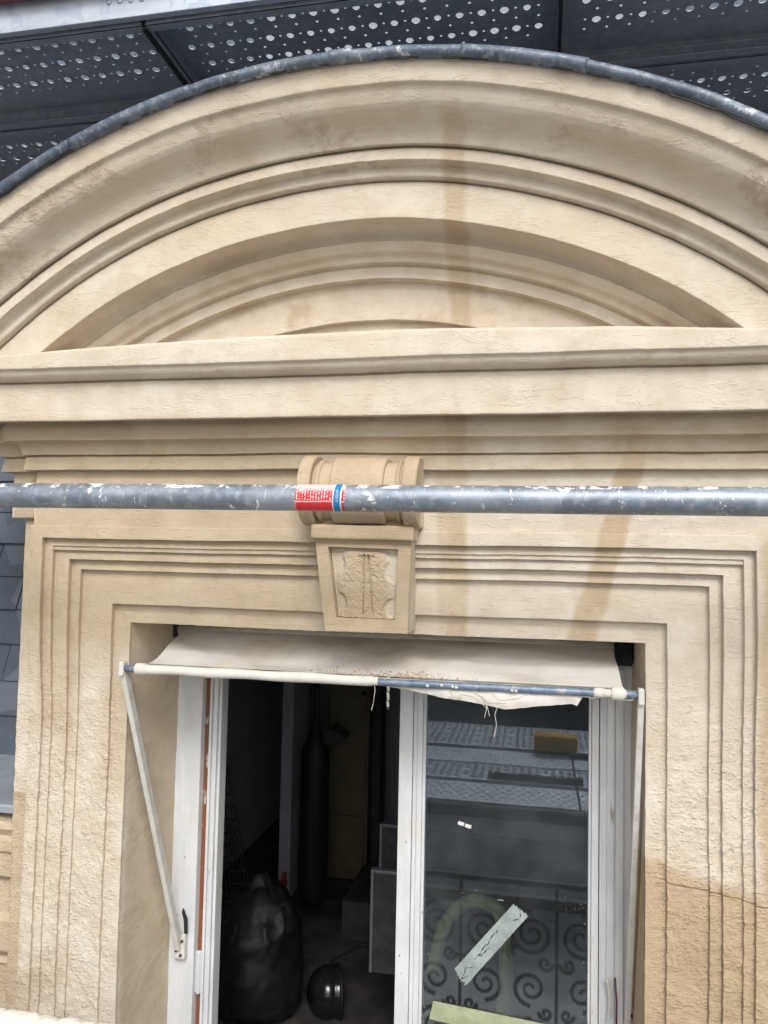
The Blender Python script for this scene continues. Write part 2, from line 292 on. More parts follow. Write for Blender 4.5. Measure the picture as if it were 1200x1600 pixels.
# ------------------------------------------------------------------ object helpers
ORG = {}
def link(o, parent=None):
    SC.collection.objects.link(o)
    if parent is not None: o.parent = parent; ORG[o] = ORG[parent]
    return o
def tag(o, label=None, cat=None, group=None, kind=None):
    if label: o['label'] = label
    if cat: o['category'] = cat
    if group: o['group'] = group
    if kind: o['kind'] = kind
    return o
def thing(name, label, cat, loc=(0, 0, 0), group=None):
    o = bpy.data.objects.new(name, None); o.empty_display_size = .05; o.location = loc; link(o); ORG[o] = np.array(loc, float)
    return tag(o, label, cat, group)
class G:
    "collects geometry in world coordinates"
    def __init__(s): s.v = []; s.f = []
    def addv(s, V, F):
        b = len(s.v); s.v += [tuple(map(float, p)) for p in V]; s.f += [tuple(int(i) + b for i in f) for f in F]; return s
    def grid(s, P, closeu=False, closev=False):
        P = np.asarray(P, float); n, m = P.shape[:2]; F = []
        for i in range(n if closeu else n - 1):
            for j in range(m if closev else m - 1):
                a, b = i * m + j, i * m + (j + 1) % m; c, d = ((i + 1) % n) * m + (j + 1) % m, ((i + 1) % n) * m + j; F.append((a, b, c, d))
        return s.addv(P.reshape(-1, 3), F)
    def box(s, x0, x1, y0, y1, z0, z1):
        V = [(x, y, z) for x in (x0, x1) for y in (y0, y1) for z in (z0, z1)]
        return s.addv(V, [(0, 1, 3, 2), (4, 6, 7, 5), (0, 4, 5, 1), (2, 3, 7, 6), (0, 2, 6, 4), (1, 5, 7, 3)])
    def hexa(s, front, back):
        "front and back: four matching corners each"
        return s.addv(list(front) + list(back), [(0, 1, 2, 3), (7, 6, 5, 4), (0, 4, 5, 1), (1, 5, 6, 2), (2, 6, 7, 3), (3, 7, 4, 0)])
    def tube(s, path, r, n=10, cap=True, jit=0., sq=None):
        path = np.asarray(path, float); k = len(path); T = np.gradient(path, axis=0); T /= np.linalg.norm(T, axis=1)[:, None] + 1e-12
        up = np.array([0, 0, 1.]) if abs(T[0][2]) < .9 else np.array([0, 1., 0]); u = np.cross(T[0], up); u /= np.linalg.norm(u)
        rs = np.full(k, r) if np.ndim(r) == 0 else np.asarray(r); V = []
        for i in range(k):
            u = u - T[i] * u.dot(T[i]); u /= np.linalg.norm(u); w = np.cross(T[i], u)
            for j in range(n):
                a = 2 * math.pi * (j + .5) / n; V.append(path[i] + rs[i] * (math.cos(a) * u + math.sin(a) * w) * (1 + (random.uniform(-jit, jit) if jit else 0)))
        F = [(i * n + j, i * n + (j + 1) % n, (i + 1) * n + (j + 1) % n, (i + 1) * n + j) for i in range(k - 1) for j in range(n)]
        if cap: F += [tuple(range(n))[::-1], tuple((k - 1) * n + j for j in range(n))]
        return s.addv(V, F)
    def lathe(s, c, prof, axis='z', n=24):
        V = []
        for r, h in prof:
            for j in range(n):
                a = 2 * math.pi * j / n; p = (r * math.cos(a), r * math.sin(a), h)
                if axis == 'x': p = (h, p[0], p[1])
                if axis == 'y': p = (p[0], h, p[1])
                V.append((c[0] + p[0], c[1] + p[1], c[2] + p[2]))
        k = len(prof)
        F = [(i * n + j, i * n + (j + 1) % n, (i + 1) * n + (j + 1) % n, (i + 1) * n + j) for i in range(k - 1) for j in range(n)]
        F += [tuple(range(n))[::-1], tuple((k - 1) * n + j for j in range(n))]
        return s.addv(V, F)
    def prism(s, poly, d):
        "poly: 3-D outline, d: vector of thickness"
        n = len(poly); d = np.asarray(d, float); V = [np.asarray(p, float) for p in poly] + [np.asarray(p, float) + d for p in poly]
        return s.addv(V, [tuple(range(n)), tuple(range(2 * n - 1, n - 1, -1))] + [(i, i + n, (i + 1) % n + n, (i + 1) % n) for i in range(n)])
    def build(s, name, mat, parent=None, smooth=False, bevel=0, disp=None, subd=0, loc=None, seg=2):
        o0 = ORG[parent] if parent is not None else (np.array(loc, float) if loc is not None else np.zeros(3))
        V = np.array(s.v)
        me = bpy.data.meshes.new(name)
        if bevel or subd:
            bm = bmesh.new(); vs = [bm.verts.new(p) for p in V]
            for f in s.f:
                try: bm.faces.new([vs[i] for i in f])
                except ValueError: pass
            bmesh.ops.recalc_face_normals(bm, faces=bm.faces)
            if bevel:
                es = [e for e in bm.edges if len(e.link_faces) == 2 and e.calc_face_angle(0) > .5]
                bmesh.ops.bevel(bm, geom=es, offset=bevel, segments=seg, profile=.5, affect='EDGES', clamp_overlap=True)
            if subd:
                for _ in range(12):
                    le = [e for e in bm.edges if e.calc_length() > subd * 1.6]
                    if not le: break
                    bmesh.ops.subdivide_edges(bm, edges=le, cuts=1, use_grid_fill=True)
                bmesh.ops.triangulate(bm, faces=[f for f in bm.faces if len(f.verts) > 4])
            if disp is not None:
                Q = disp(np.array([v.co[:] for v in bm.verts]))
                for v, q in zip(bm.verts, Q): v.co = q
            for v in bm.verts: v.co -= Vector(o0)
            bm.to_mesh(me); bm.free()
        else:
            if disp is not None: V = disp(V)
            me.from_pydata((V - o0).tolist(), [], s.f); me.update()
            bm = bmesh.new(); bm.from_mesh(me); bmesh.ops.recalc_face_normals(bm, faces=bm.faces); bm.to_mesh(me); bm.free()
        me.materials.append(MT[mat] if isinstance(mat, str) else mat)
        me.polygons.foreach_set('use_smooth', [bool(smooth)] * len(me.polygons))
        if smooth and bevel and not subd: me.set_sharp_from_angle(angle=math.radians(50))
        o = bpy.data.objects.new(name, me); o.location = (0, 0, 0) if parent is not None else tuple(o0)
        link(o, parent)
        if parent is None: ORG[o] = np.array(o0)
        return o
def rp(pts, r=.002, step=.005, seg=3):
    "profile with rounded corners, resampled"
    pts = [np.array(p, float) for p in pts]; pts = [pts[0]] + [b for a, b in zip(pts, pts[1:]) if np.linalg.norm(b - a) > 1e-6]; out = [pts[0]]
    for i in range(1, len(pts) - 1):
        a, b, c = pts[i - 1], pts[i], pts[i + 1]; la, lc = np.linalg.norm(a - b), np.linalg.norm(c - b); q = min(r, la * .45, lc * .45)
        p0, p2 = b + (a - b) / la * q, b + (c - b) / lc * q
        for t in np.linspace(0, 1, seg + 1): out.append((1 - t) ** 2 * p0 + 2 * t * (1 - t) * b + t * t * p2)
    out.append(pts[-1]); res = [out[0]]
    for a, b in zip(out, out[1:]):
        n = max(1, int(np.linalg.norm(b - a) / step))
        for k in range(1, n + 1): res.append(a + (b - a) * k / n)
    return np.array(res)
def arc2(c, r, a0, a1, n=8): return [(c[0] + r * math.cos(math.radians(a)), c[1] + r * math.sin(math.radians(a))) for a in np.linspace(a0, a1, n)]

# ================================================================== SETTING
g = G().box(-300, 300, -300, 300, -12.2, -12); tag(g.build('street', 'paving'), kind='structure')

# ================================================================== THE STONE DORMER
D = thing('stone_dormer', 'cream rendered stone dormer with arched pediment around the window', 'dormer', (0, 0, 0))
CZ = 1.12
def sweep_arch(prof, n=620, zc=1.985, rough=1.):
    P = np.zeros((n, len(prof), 3)); s = np.linspace(-1, 1, n)
    for j, (r, y) in enumerate(prof):
        th = s * math.acos(min(1, (zc - CZ) / r)); P[:, j, 0] = r * np.sin(th); P[:, j, 1] = y; P[:, j, 2] = CZ + r * np.cos(th)
    return P
def ogee(p0, p1, k=.18, n=10):
    "S-shaped run between two profile points"
    p0, p1 = np.array(p0, float), np.array(p1, float); d = p1 - p0; nrm = np.array([-d[1], d[0]])
    return [tuple(p0 + d * t + nrm * k * math.sin(2 * math.pi * t)) for t in np.linspace(0, 1, n)]
pr = [(1.416, -.20), (1.414, -.292), (1.3745, -.283), (1.372, -.274)] + ogee((1.370, -.272), (1.297, -.203), .075)[1:] + [(1.3000, -.182), (1.2960, -.182), (1.2945, -.191), (1.269, -.196), (1.267, -.184)] \
    + ogee((1.266, -.181), (1.245, -.164), -.2, 6)[1:] + [(1.2450, -.150), (1.2425, -.150), (1.2415, -.158), (1.1655, -.162), (1.166, -.110), (1.160, -.096), (1.151, -.091), (1.1475, -.096), (1.144, -.100), (1.139, -.096)] \
    + ogee((1.139, -.092), (1.112, -.068), .12, 8)[1:] + [(1.1115, -.051), (1.1085, -.0505), (1.107, -.053), (1.081, -.058)]
G().grid(sweep_arch(rp(pr, .0022, .005))).build('arched_cornice', 'stone', D, smooth=True, disp=lambda P: stone_noise(P, .8))
pt = [(1.0825, -.056), (1.082, -.034), (.996, -.038), (.9955, -.021), (.93, -.020)]
P = sweep_arch(rp(pt, .002, .006), 420, 1.985)
# close the field behind the lowest band
g = G().grid(P); g.box(-.62, .62, -.018, .10, 1.90, CZ + .96)
g.build('tympanum', 'stone', D, smooth=True, disp=lambda P: stone_noise(P, .9))

def hx(prof, a, yb, n=340, top=None):
    "prof: (p, z) with p the projection from the frieze plane; runs along the front and both returns"
    P = []
    def row(fn): P.append([fn(p, z) for p, z in prof])
    for y in np.linspace(1, 0, 24): row(lambda p, z: (-(a + p), (y * yb + (1 - y) * (Y0 - p)), z))
    for x in np.linspace(-1, 1, n): row(lambda p, z: (x * (a + p), Y0 - p, z))
    for y in np.linspace(0, 1, 24): row(lambda p, z: (a + p, (y * yb + (1 - y) * (Y0 - p)), z))
    return np.array(P, float)
# horizontal cornice
Y0 = -.044
pc = [(.045, 1.893), (.052, 1.890), (.098, 1.889), (.104, 1.883), (.111, 1.8825), (.1120, 1.9650), (.1045, 1.9665), (.1045, 1.9690), (.1185, 1.9695)] + [(.1185 + .024 * math.sin(t), 1.9695 + .018 * (1 - math.cos(t))) for t in np.linspace(.15, 1.5, 5)] \
    + [(.146, 1.989), (.151, 1.990), (.1505, 2.034), (.144, 2.040), (.0, 2.045)]
P = hx(rp(pc, .0022, .005), 1.02, .9, 560)
top = P[..., 2] > 2.0; k = (P[..., 2] - 2.0) / .04
P[..., 2] += np.where(top, k * (.006 - .020 * (P[..., 0] / .72) ** 2 * (np.abs(P[..., 0]) < 1.0) - .028 * (np.abs(P[..., 0]) >= 1.0)), 0)
G().grid(P).build('horizontal_cornice', 'stone', D, smooth=True, disp=lambda P: stone_noise(P, .8))
# bed moulding and frieze, main and set-back runs
pb = [(.0, 1.7850), (.021, 1.7845), (.017, 1.8160), (.012, 1.8165), (.012, 1.8185), (.026, 1.8195)] + [(.024 + .016 * (1 - math.cos(t)), 1.8205 + .026 * math.sin(t)) for t in np.linspace(0, 1.57, 7)] \
    + [(.0405, 1.8475), (.056, 1.8485)] + [(.050 + .006 * math.sin(t), 1.855 + .035 * t / 3.1) for t in np.linspace(.2, 3.1, 6)] + [(.05, 1.90)]
for i, (a, y0, yb, nm) in enumerate([(.803, -.044, .03, 'bed_moulding'), (.884, -.016, .9, 'bed_moulding')]):
    Y0 = y0; G().grid(hx(rp(pb, .002, .004), a, yb)).build(nm, 'stone', D, smooth=True, disp=lambda P: stone_noise(P, .7))
for a, y0, yb in [(.803, -.044, .03), (.884, -.016, .9)]:
    Y0 = y0; z0 = 1.60 if yb < .1 else 1.672
    G().grid(hx(rp([(.0 if z0 == 1.6 else -.02, z0), (0, z0 + .004), (.001, 1.72), (.0, 1.786)], .002, .006), a, yb)).build('frieze', 'stone', D, smooth=True, disp=lambda P: stone_noise(P, 1))
# window surround with mitred fasciae: (ox, oz, Y)
ps = [(0, 0, .035), (0, 0, 0), (.041, .044, .001), (.0400, .0430, -.0150), (.119, .122, -.013), (.1180, .1210, -.0260), (.1405, .1435, -.0225), (.1425, .1455, -.022), (.1415, .1445, -.0375), (.178, .176, -.0355), (.1772, .1752, -.0480),
      (.1960, .1915, -.0450), (.1985, .194, -.0445), (.1975, .193, -.060), (.2305, .222, -.057), (.231, .2225, -.040), (.231, .2225, .06)]
PR = rp(ps, .0017, .0042)
def surround(PR):
    P = []; zb = -.15; nl = 360; nt = 300; m = len(PR)
    for t in np.linspace(0, 1, nl): P.append([(-(.572 + ox), y, zb + (1.434 + oz - zb) * t) for ox, oz, y in PR])
    for t in np.linspace(0, 1, nt)[1:-1]: P.append([(-(.572 + ox) + 2 * (.572 + ox) * t, y, 1.434 + oz) for ox, oz, y in PR])
    for t in np.linspace(1, 0, nl): P.append([(.572 + ox, y, zb + (1.434 + oz - zb) * t) for ox, oz, y in PR])
    P = np.array(P); q = np.clip((1.50 - P[..., 2]) / .35, 0, 1) * (np.abs(P[..., 0]) > .572); q = q * q * (3 - 2 * q)
    P[..., 1] = np.where((P[..., 1] < 0), P[..., 1] * (1 - .42 * q), P[..., 1]); return P
def jamb_noise(P):
    rg = 1.0 + 1.6 * np.clip((np.abs(P[..., 0]) - .56) / .05, 0, 1) * np.clip((1.45 - P[..., 2]) / .3, 0, 1)
    Q = stone_noise(P, rg)
    b = np.clip(vn(P * np.array([235, 235, 190.]), 40), .15, 1) - .15                     # dashed beads of render, thickest on the jambs
    Q[..., 1] -= b * .0021 * np.clip(rg - 1, 0, 1.6) * (P[..., 1] < .004)
    return Q
G().grid(surround(PR)).build('window_surround', 'stone', D, smooth=True, disp=jamb_noise)
# outer set-back wall strips beside the surround, and cheeks running back to the roof
for sx in (-1, 1):
    zz = np.linspace(-.15, 1.70, 320); xw = .861 - .012 * np.clip((1.2 - zz) / 1.0, 0, 1)
    prf = rp([(.78, -.002), (0, -.002), (0, .9)], .004, .006)
    P = np.array([[(sx * (.78 if px > .5 else 0) + (sx * (xw[i]) if px <= .5 else 0), py, z) for px, py in [(.78, 0), (.02, 0), (0, .004), (0, .9)]] for i, z in enumerate(zz)])
    L = []
    for i, z in enumerate(zz):
        q = rp([(sx * .78, 0.), (sx * xw[i], 0.), (sx * xw[i], .9)], .005, .012); L.append([(a, b, z) for a, b in q[:60]])
    mlen = min(len(r) for r in L); L = [r[:mlen - 1] + [(r[-1][0], .9, r[-1][2])] for r in L]
    G().grid(np.array(L)).build('side_wall', 'stone', D, smooth=True, disp=jamb_noise)
# reveals
yy = np.linspace(.0, 1, 50); zz = np.linspace(-.15, 1.4345, 330)
for x0, x1 in ((-.5715, -.524), (.5715, .569)):
    P = np.array([[(x0 + (x1 - x0) * t, .006 + .30 * t, z) for t in yy] for z in zz]); G().grid(P).build('reveal', 'stone', D, smooth=True, disp=lambda P: stone_noise(P, 1.3))
P = np.array([[(x, .006 + .30 * t, 1.4335) for t in yy] for x in np.linspace(-.575, .575, 200)]); G().grid(P).build('window_head', 'stone', D, smooth=True, disp=lambda P: stone_noise(P, .8))
# dormer roof (barrel of lead) and the lead roll along the arch edge
th = np.linspace(-1, 1, 90) * math.acos((1.985 - CZ) / 1.42)
P = np.array([[(r * math.sin(t), y, CZ + r * math.cos(t)) for r, y in ((1.417, -.285), (1.424, -.29), (1.424, 1.5), (1.40, 1.5), (1.40, -.18))] for t in th])
G().grid(P).build('roof', 'lead', D, smooth=False)
th = np.linspace(-1.03, 1.03, 340) * math.acos((1.985 - CZ) / 1.42)
rr = 1.4215 + .0016 * vn(np.stack([th * 9, th * 0, th * 0], -1)) + .0009 * vn(np.stack([th * 40, th * 0, th * 0], -1), 3)
path = np.stack([rr * np.sin(th), -.298 + .0012 * vn(np.stack([th * 14, th * 0 + 4, th * 0], -1)), CZ + rr * np.cos(th)], -1)
rad = .0118 * np.ones(len(th)); 
roll = G().tube(path, rad, 16); ro = roll.build('lead_roll', 'lead', D, smooth=True)
def rollpiece(a0, a1, r, nm):
    t = np.linspace(math.radians(a0), math.radians(a1), 30); R_ = 1.4215
    G().tube(np.stack([R_ * np.sin(t), 0 * t - .298, CZ + R_ * np.cos(t)], -1), r, 16).build(nm, 'lead', ro, smooth=True)
rollpiece(-1.55, .15, .0136, 'lap_joint'); rollpiece(8.5, 17.8, .0132, 'lap_joint'); rollpiece(-24, -13, .0129, 'lap_joint')
# ragged lead skirt under the roll, black to carry the shadow beneath it
t = np.linspace(-1, 1, 520) * math.acos((2.0 - CZ) / 1.41); nz = vn(np.stack([t * 60, t * 0, t * 0], -1), 8) * .5 + vn(np.stack([t * 200, t * 0, t * 0], -1), 9) * .25
low = 1.4105 - .0050 * np.clip(nz + .25, 0, 1)
P = np.stack([np.stack([r * np.sin(t), y + 0 * t, CZ + r * np.cos(t)], -1) for r, y in ((1.4215 + 0 * t, -.302), (low, -.3015), (low, -.2985), (1.4215 + 0 * t, -.297))], 1)
G().grid(P).build('flashing_shadow_strip', 'black', ro)
# keystone: console scroll over a tapered block with a roughly carved panel
kn = lambda P: stone_noise(P, .7)
K = G()
K.prism([(-.098, -.101, 1.632), (.103, -.101, 1.632), (.100, -.099, 1.446), (-.072, -.099, 1.446)], (0, .12, 0))
# cut the panel recess: border built from four bars instead of the slab's front
K = G()
fo = [(-.099, 1.634), (.104, 1.634), (.100, 1.446), (-.073, 1.446)]; fi = [(-.0705, 1.619), (.078, 1.617), (.0745, 1.473), (-.050, 1.474)]
yf = -.103
for i in range(4):
    a, b, c, d = fo[i], fo[(i + 1) % 4], fi[(i + 1) % 4], fi[i]
    K.addv([(p[0], y, p[1]) for y in (yf, yf + .03) for p in (a, b, c, d)], [(0, 1, 2, 3), (2, 6, 7, 3)])
K.addv([(p[0], y, p[1]) for y in (yf, .0) for p in fo], [(0, 4, 5, 1), (1, 5, 6, 2), (2, 6, 7, 3), (3, 7, 4, 0)])
ks = K.build('keystone', 'stone', D, smooth=True, subd=.005, disp=kn)
for p in ks.data.polygons: p.use_smooth = True
ks.data.set_sharp_from_angle(angle=math.radians(38))
# carved panel
nu, nv = 150, 150; U, V_ = np.meshgrid(np.linspace(0, 1, nu), np.linspace(0, 1, nv), indexing='ij')
a, b, c, d = [np.array(p) for p in fi]
PX = (1 - V_) * ((1 - U) * a[0] + U * b[0]) + V_ * ((1 - U) * d[0] + U * c[0]); PZ = (1 - V_) * ((1 - U) * a[1] + U * b[1]) + V_ * ((1 - U) * d[1] + U * c[1])
Q = np.stack([PX, 0 * PX, PZ], -1); QR = Q @ RM + .003 * v3(Q, 60); h = .0016 * (1 - np.abs(vn(QR * 120, 3))) ** 1.5 + .0022 * (1 - np.abs(vn(QR @ RM * 260, 4))) + .0026 * vn(QR * 30, 5) - .001
u, v = U, V_
shape = np.clip(1 - np.clip((np.abs(u - .5) / (.30 + .17 * np.clip(v * 2.2, 0, 1))) ** 6, 0, 1), 0, 1) * np.clip((v - .02) / .05, 0, 1)   # shield-like carved field
for cx, cv, rr_ in ((.95, .33, .17), (.05, .78, .13), (.92, .85, .14), (.05, .22, .15)):
    shape *= np.clip((np.hypot(u - cx, (v - cv)) / rr_ - .75) * 3, 0.15, 1)
h = h * (.35 + .65 * shape) + .009 * shape
for x0, x1 in ((.50, .445), (.545, .605)):                                   # two long chisel lines of the compass legs
    xl = x0 + (x1 - x0) * v; h -= .0060 * np.exp(-((u - xl) / .011) ** 2) * (v > .10) * (v < .95)
h += .004 * (np.abs(u - .53) < .12) * (np.abs(v - .09) < .022) + .002 * (np.abs(u - .50 - 0 * v) < .04) * (v > .1)
Q[..., 1] = yf + .0165 - h
G().grid(Q).build('carved_panel', 'stone', ks, smooth=True)
G().box(-.106, .111, -.118, .0, 1.634, 1.664).build('cap_fillet', 'stone', ks, smooth=True, bevel=.004, subd=.006, disp=kn)
G().box(-.104, .108, -.096, .0, 1.655, 1.705).build('scroll_neck', 'stone', ks, smooth=True, bevel=.004, subd=.006, disp=kn)
def scroll(x0, x1, r, y=-.088, z=1.7345):
    prof = [(0., z + r * .985), (y, z + r)] + [(y + r * math.cos(math.radians(A)), z + r * math.sin(math.radians(A))) for A in range(100, 281, 7)] + [(0., z - r * .95)]
    q = rp(prof, .001, .006); xs = np.r_[x0, x0 + .0015, np.linspace(x0 + .004, x1 - .004, max(4, int((x1 - x0) / .006))), x1 - .0015, x1]
    sh = np.r_[.0035, .001, np.zeros(len(xs) - 4), .001, .0035]
    cy = np.array([(yy_, zz_) for yy_, zz_ in q]); cen = np.array([y, z])
    P = np.array([[(x, *(p + (cen - p) / max(1e-6, np.linalg.norm(cen - p)) * s_)) for p in cy] for x, s_ in zip(xs, sh)])
    gg = G().grid(P); m = len(cy)
    for e in (0, len(xs) - 1): gg.addv([(xs[e], y, z)] + [tuple(p) for p in P[e]], [(0, i + 1, i + 2) for i in range(m - 1)])
    return gg
for x0, x1, r, nm in ((-.126, -.098, .0745, 'scroll_rim'), (.090, .120, .0745, 'scroll_rim'), (-.099, .092, .0600, 'scroll_core'), (-.092, -.082, .0655, 'scroll_bead'), (.076, .084, .0655, 'scroll_bead'), (-.058, .052, .0705, 'scroll_pad')):
    scroll(x0, x1, r).build(nm, 'stone', ks, smooth=True, disp=lambda P: stone_noise(P, .4)).data.set_sharp_from_angle(angle=math.radians(60))

# --- window: frame, left rebate, right sash, pane
WF = G()
WF.box(-.56, -.4765, .198, .26, -.12, 1.40).box(.503, .58, .205, .26, -.12, 1.40).box(-.4765, .503, .20, .26, 1.355, 1.432).box(-.4765, .503, .2, .26, -.12, .06)
win = WF.build('window', 'paint', D, bevel=.002)
G().box(-.4765, -.4635, .222, .262, .06, 1.355).build('bare_wood_strip', 'brown', win, bevel=.0008)
rb = G()
for x0, x1, y in ((-.4635, -.4565, .216), (-.4565, -.4505, .221), (-.4505, -.4405, .213), (-.4405, -.433, .222)): rb.box(x0, x1, y, .262, .06, 1.355)
rb.build('rebate', 'paint', win, bevel=.0012)
hg = G().box(-.4772, -.462, .2135, .2215, .50, .60); hg.lathe((-.4685, .2135, .55), [(.004, -.052), (.0045, -.05), (.0045, .05), (.004, .052)], 'z', 12); hg.build('hinge', 'paint', win, bevel=.001)
cvr = G()
for x0, x1, y in ((.5155, .531, .198), (.531, .5345, .204), (.5345, .552, .1985)): cvr.box(x0, x1, y, .206, .06, 1.355)
cvr.build('cover_strip', 'paint', win, bevel=.0012)
sb = G()
for x0, x1, y in ((.034, .0665, .198), (.0675, .078, .203), (.078, .0905, .1985), (.0905, .0975, .206)): sb.box(x0, x1, y, .246, .07, 1.35)
for x0, x1, y in ((.4755, .482, .206), (.482, .4975, .198), (.4995, .5045, .203)): sb.box(x0, x1, y, .246, .07, 1.35)
sb.box(.0975, .4755, .2, .246, 1.29, 1.35).box(.0975, .4755, .2, .246, .07, .15)
sb.build('sash', 'paint', win, bevel=.0014)
G().box(.092, .481, .214, .2175, .14, 1.30).build('pane', 'glass', win)
# coiled draught spring and latch on the right frame
cp = []
for k in range(260):
    a = k * .55; s_ = k / 259; p = at(951 - 2 + 5 * math.sin(s_ * 2.6), 1530 + s_ * 62, .186); cp.append((p[0] + .0042 * math.cos(a), p[1] + .0042 * math.sin(a), p[2]))
G().tube(cp, .0011, 6).build('latch_spring', 'arm', win, smooth=True)
q0, q1 = at(961, 1528, .19), at(963, 1600, .19); G().tube([q0, (q0 + q1) / 2 + (.002, -.003, 0), q1], .0020, 8).build('latch_rod', 'skin', win, smooth=True)

# --- left lower stone shoulder with mouldings
def shoulder(sx):
    pz = [(.05, -.15), (.05, .60), (.042, .605), (.05, .62), (.03, .64), (.034, .70), (.034, .71), (.05, .72), (.05, .80), (.028, .815), (.030, .868), (.022, .875), (.022, .902), (.030, .910), (.016, .93), (.022, .945), (.10, .955)]
    q = rp(pz, .003, .006); X = np.linspace(.84, 1.5, 110)
    return G().grid(np.array([[(sx * x, y, z) for y, z in q] for x in X]))
for sx in (-1, 1): shoulder(sx).build('shoulder', 'stone', D, smooth=True, disp=lambda P: stone_noise(P, .9))

# ================================================================== SLATE ROOF either side, masonry below
def slates():
    gg = G(); ang = math.radians(74); ca, sa = math.cos(ang), math.sin(ang)
    def P(u, v, w): return (u, .30 + v * ca - w * sa, 1.02 + v * sa + w * ca)
    for side in (-1, 1):
        for r in range(26):
            v0 = r * .103; off = .09 * (r % 2) + random.uniform(-.004, .004); u = .80 - off
            while u < 3.2:
                wd = .185 + random.uniform(-.006, .006); l = random.uniform(-.003, .003); t = .009 + random.uniform(0, .006)
                x0, x1 = side * u, side * (u + wd - .003); tl = random.uniform(-.004, .004)
                f = [P(x0, v0 + l, t + .007), P(x1, v0 + l + tl, t + .007), P(x1, v0 + .20, .004), P(x0, v0 + .20, .004)]
                bk = [P(x0, v0 + l, t + .001), P(x1, v0 + l + tl, t + .001), P(x1, v0 + .20, -.003), P(x0, v0 + .20, -.003)]
                gg.hexa(f, bk); u += wd
    return gg
SR = thing('slate_roof', 'steep blue-grey slate roof running beside the dormer', 'roof', (0, .3, 1.0))
slates().build('slates', 'slate', SR)
ang = math.radians(74)
for sx in (-1, 1):
    G().hexa([(sx * .8, .32, 1.0), (sx * 3.3, .32, 1.0), (sx * 3.3, .32 + 2.7 * math.cos(ang), 1.0 + 2.7 * math.sin(ang)), (sx * .8, .32 + 2.7 * math.cos(ang), 1.0 + 2.7 * math.sin(ang))],
             [(sx * .8, .40, 1.0), (sx * 3.3, .40, 1.0), (sx * 3.3, .40 + 2.7 * math.cos(ang), 1.0 + 2.7 * math.sin(ang)), (sx * .8, .40 + 2.7 * math.cos(ang), 1.0 + 2.7 * math.sin(ang))]).build('boarding', 'black', SR)
    fz = G().hexa([(sx * .85, .02, .965), (sx * 3.3, .02, .965), (sx * 3.3, .02, .985), (sx * .85, .02, .985)], [(sx * .85, .34, 1.02), (sx * 3.3, .34, 1.02), (sx * 3.3, .34, 1.035), (sx * .85, .34, 1.035)])
    fz.build('zinc_flashing', 'zinc', SR, bevel=.003)
G().box(-4, 4, .12, .6, -12, -.15).build('facade_wall', 'wallf'); fw = bpy.data.objects['facade_wall']; tag(fw, 'pale rendered facade wall below the dormer', 'wall')
ledge = G().box(-4, 4, -.42, .3, -.30, -.05).build('stone_ledge', 'stone', bevel=.02); tag(ledge, 'projecting stone ledge under the window and railing', 'ledge')

# ================================================================== AWNING
AW = thing('awning', 'faded torn cream canvas awning on folding arms in the window', 'awning', (0, .18, 1.40))
BY, BZ = -.05, 1.338
def bz(x): return BZ + .0020 * (x) + .0
# canvas
nu, nv = 150, 50; P = np.zeros((nu, nv, 3))
for i in range(nu):
    u = i / (nu - 1)
    for j in range(nv):
        v = j / (nv - 1); xt = -.522 + 1.046 * u; xb = -.502 + 1.027 * u
        P[i, j] = (xt + (xb - xt) * v, .170 + (BY + .006 - .170) * v, 1.4075 + (BZ + .011 - 1.4075) * v)
w = P.copy(); sag = np.sin(np.linspace(0, 1, nv) * math.pi)[None, :]
P[..., 2] -= sag * (.008 + .010 * vn(w * np.array([5, 0, 3.]), 2) + .005 * vn(w * np.array([16, 9, 6.]), 6) + .002 * vn(w * np.array([45, 20, 10.]), 8))
P[..., 2] += sag * .005 * np.sin((w[..., 0] * 1.0 + w[..., 1] * 2.2) * 13)
Pb = P.copy(); Pb[..., 2] -= .0012; gg = G().grid(P); gg.grid(Pb); gg.build('canvas', 'canvas', AW, smooth=True)
G().tube([(-.535, .185, 1.405), (.53, .185, 1.405)], .019, 20).build('roller', 'arm', AW, smooth=True)
rbk = G().box(.527, .566, .165, .205, 1.366, 1.43)
for k in range(6): rbk.tube([(.530 + k * .0064, .160, 1.431), (.530 + k * .0064, .158, 1.40), (.530 + k * .0064, .160, 1.378 - .004 * (k % 3))], .0022, 6)
rbk.build('ribbed_end_box', 'black', AW, bevel=.001)
G().box(-.552, -.535, .165, .2, 1.385, 1.43).build('end_clip', 'iron', AW, bevel=.003)
# front bar, hem on the left half, bare on the right half
G().tube([(x, BY, bz(x) - .0012 * math.sin((x + .55) * 2.9)) for x in np.linspace(-.552, .553, 50)], .0078, 16).build('front_bar', 'bluebar', AW, smooth=True)
xs = np.linspace(-.515, .030, 60); G().tube([(x, BY, bz(x) + .0006 * math.sin(x * 40)) for x in xs], .0108 + .0006 * np.sin(xs * 33) - .002 * (xs > .018), 16).build('hem', 'hem', AW, smooth=True)
for x0 in (-.512, .515): G().lathe((x0, BY, bz(x0)), [(.0125, -.013), (.0135, -.011), (.0135, .008), (.0118, .011)], 'x', 20).build('collar', 'hem', AW, smooth=True)
xs = np.linspace(.468, .53, 14); G().tube([(x, BY, bz(x)) for x in xs], .0095 + .0012 * np.sin(xs * 200), 12).build('hem', 'hem', AW, smooth=True)
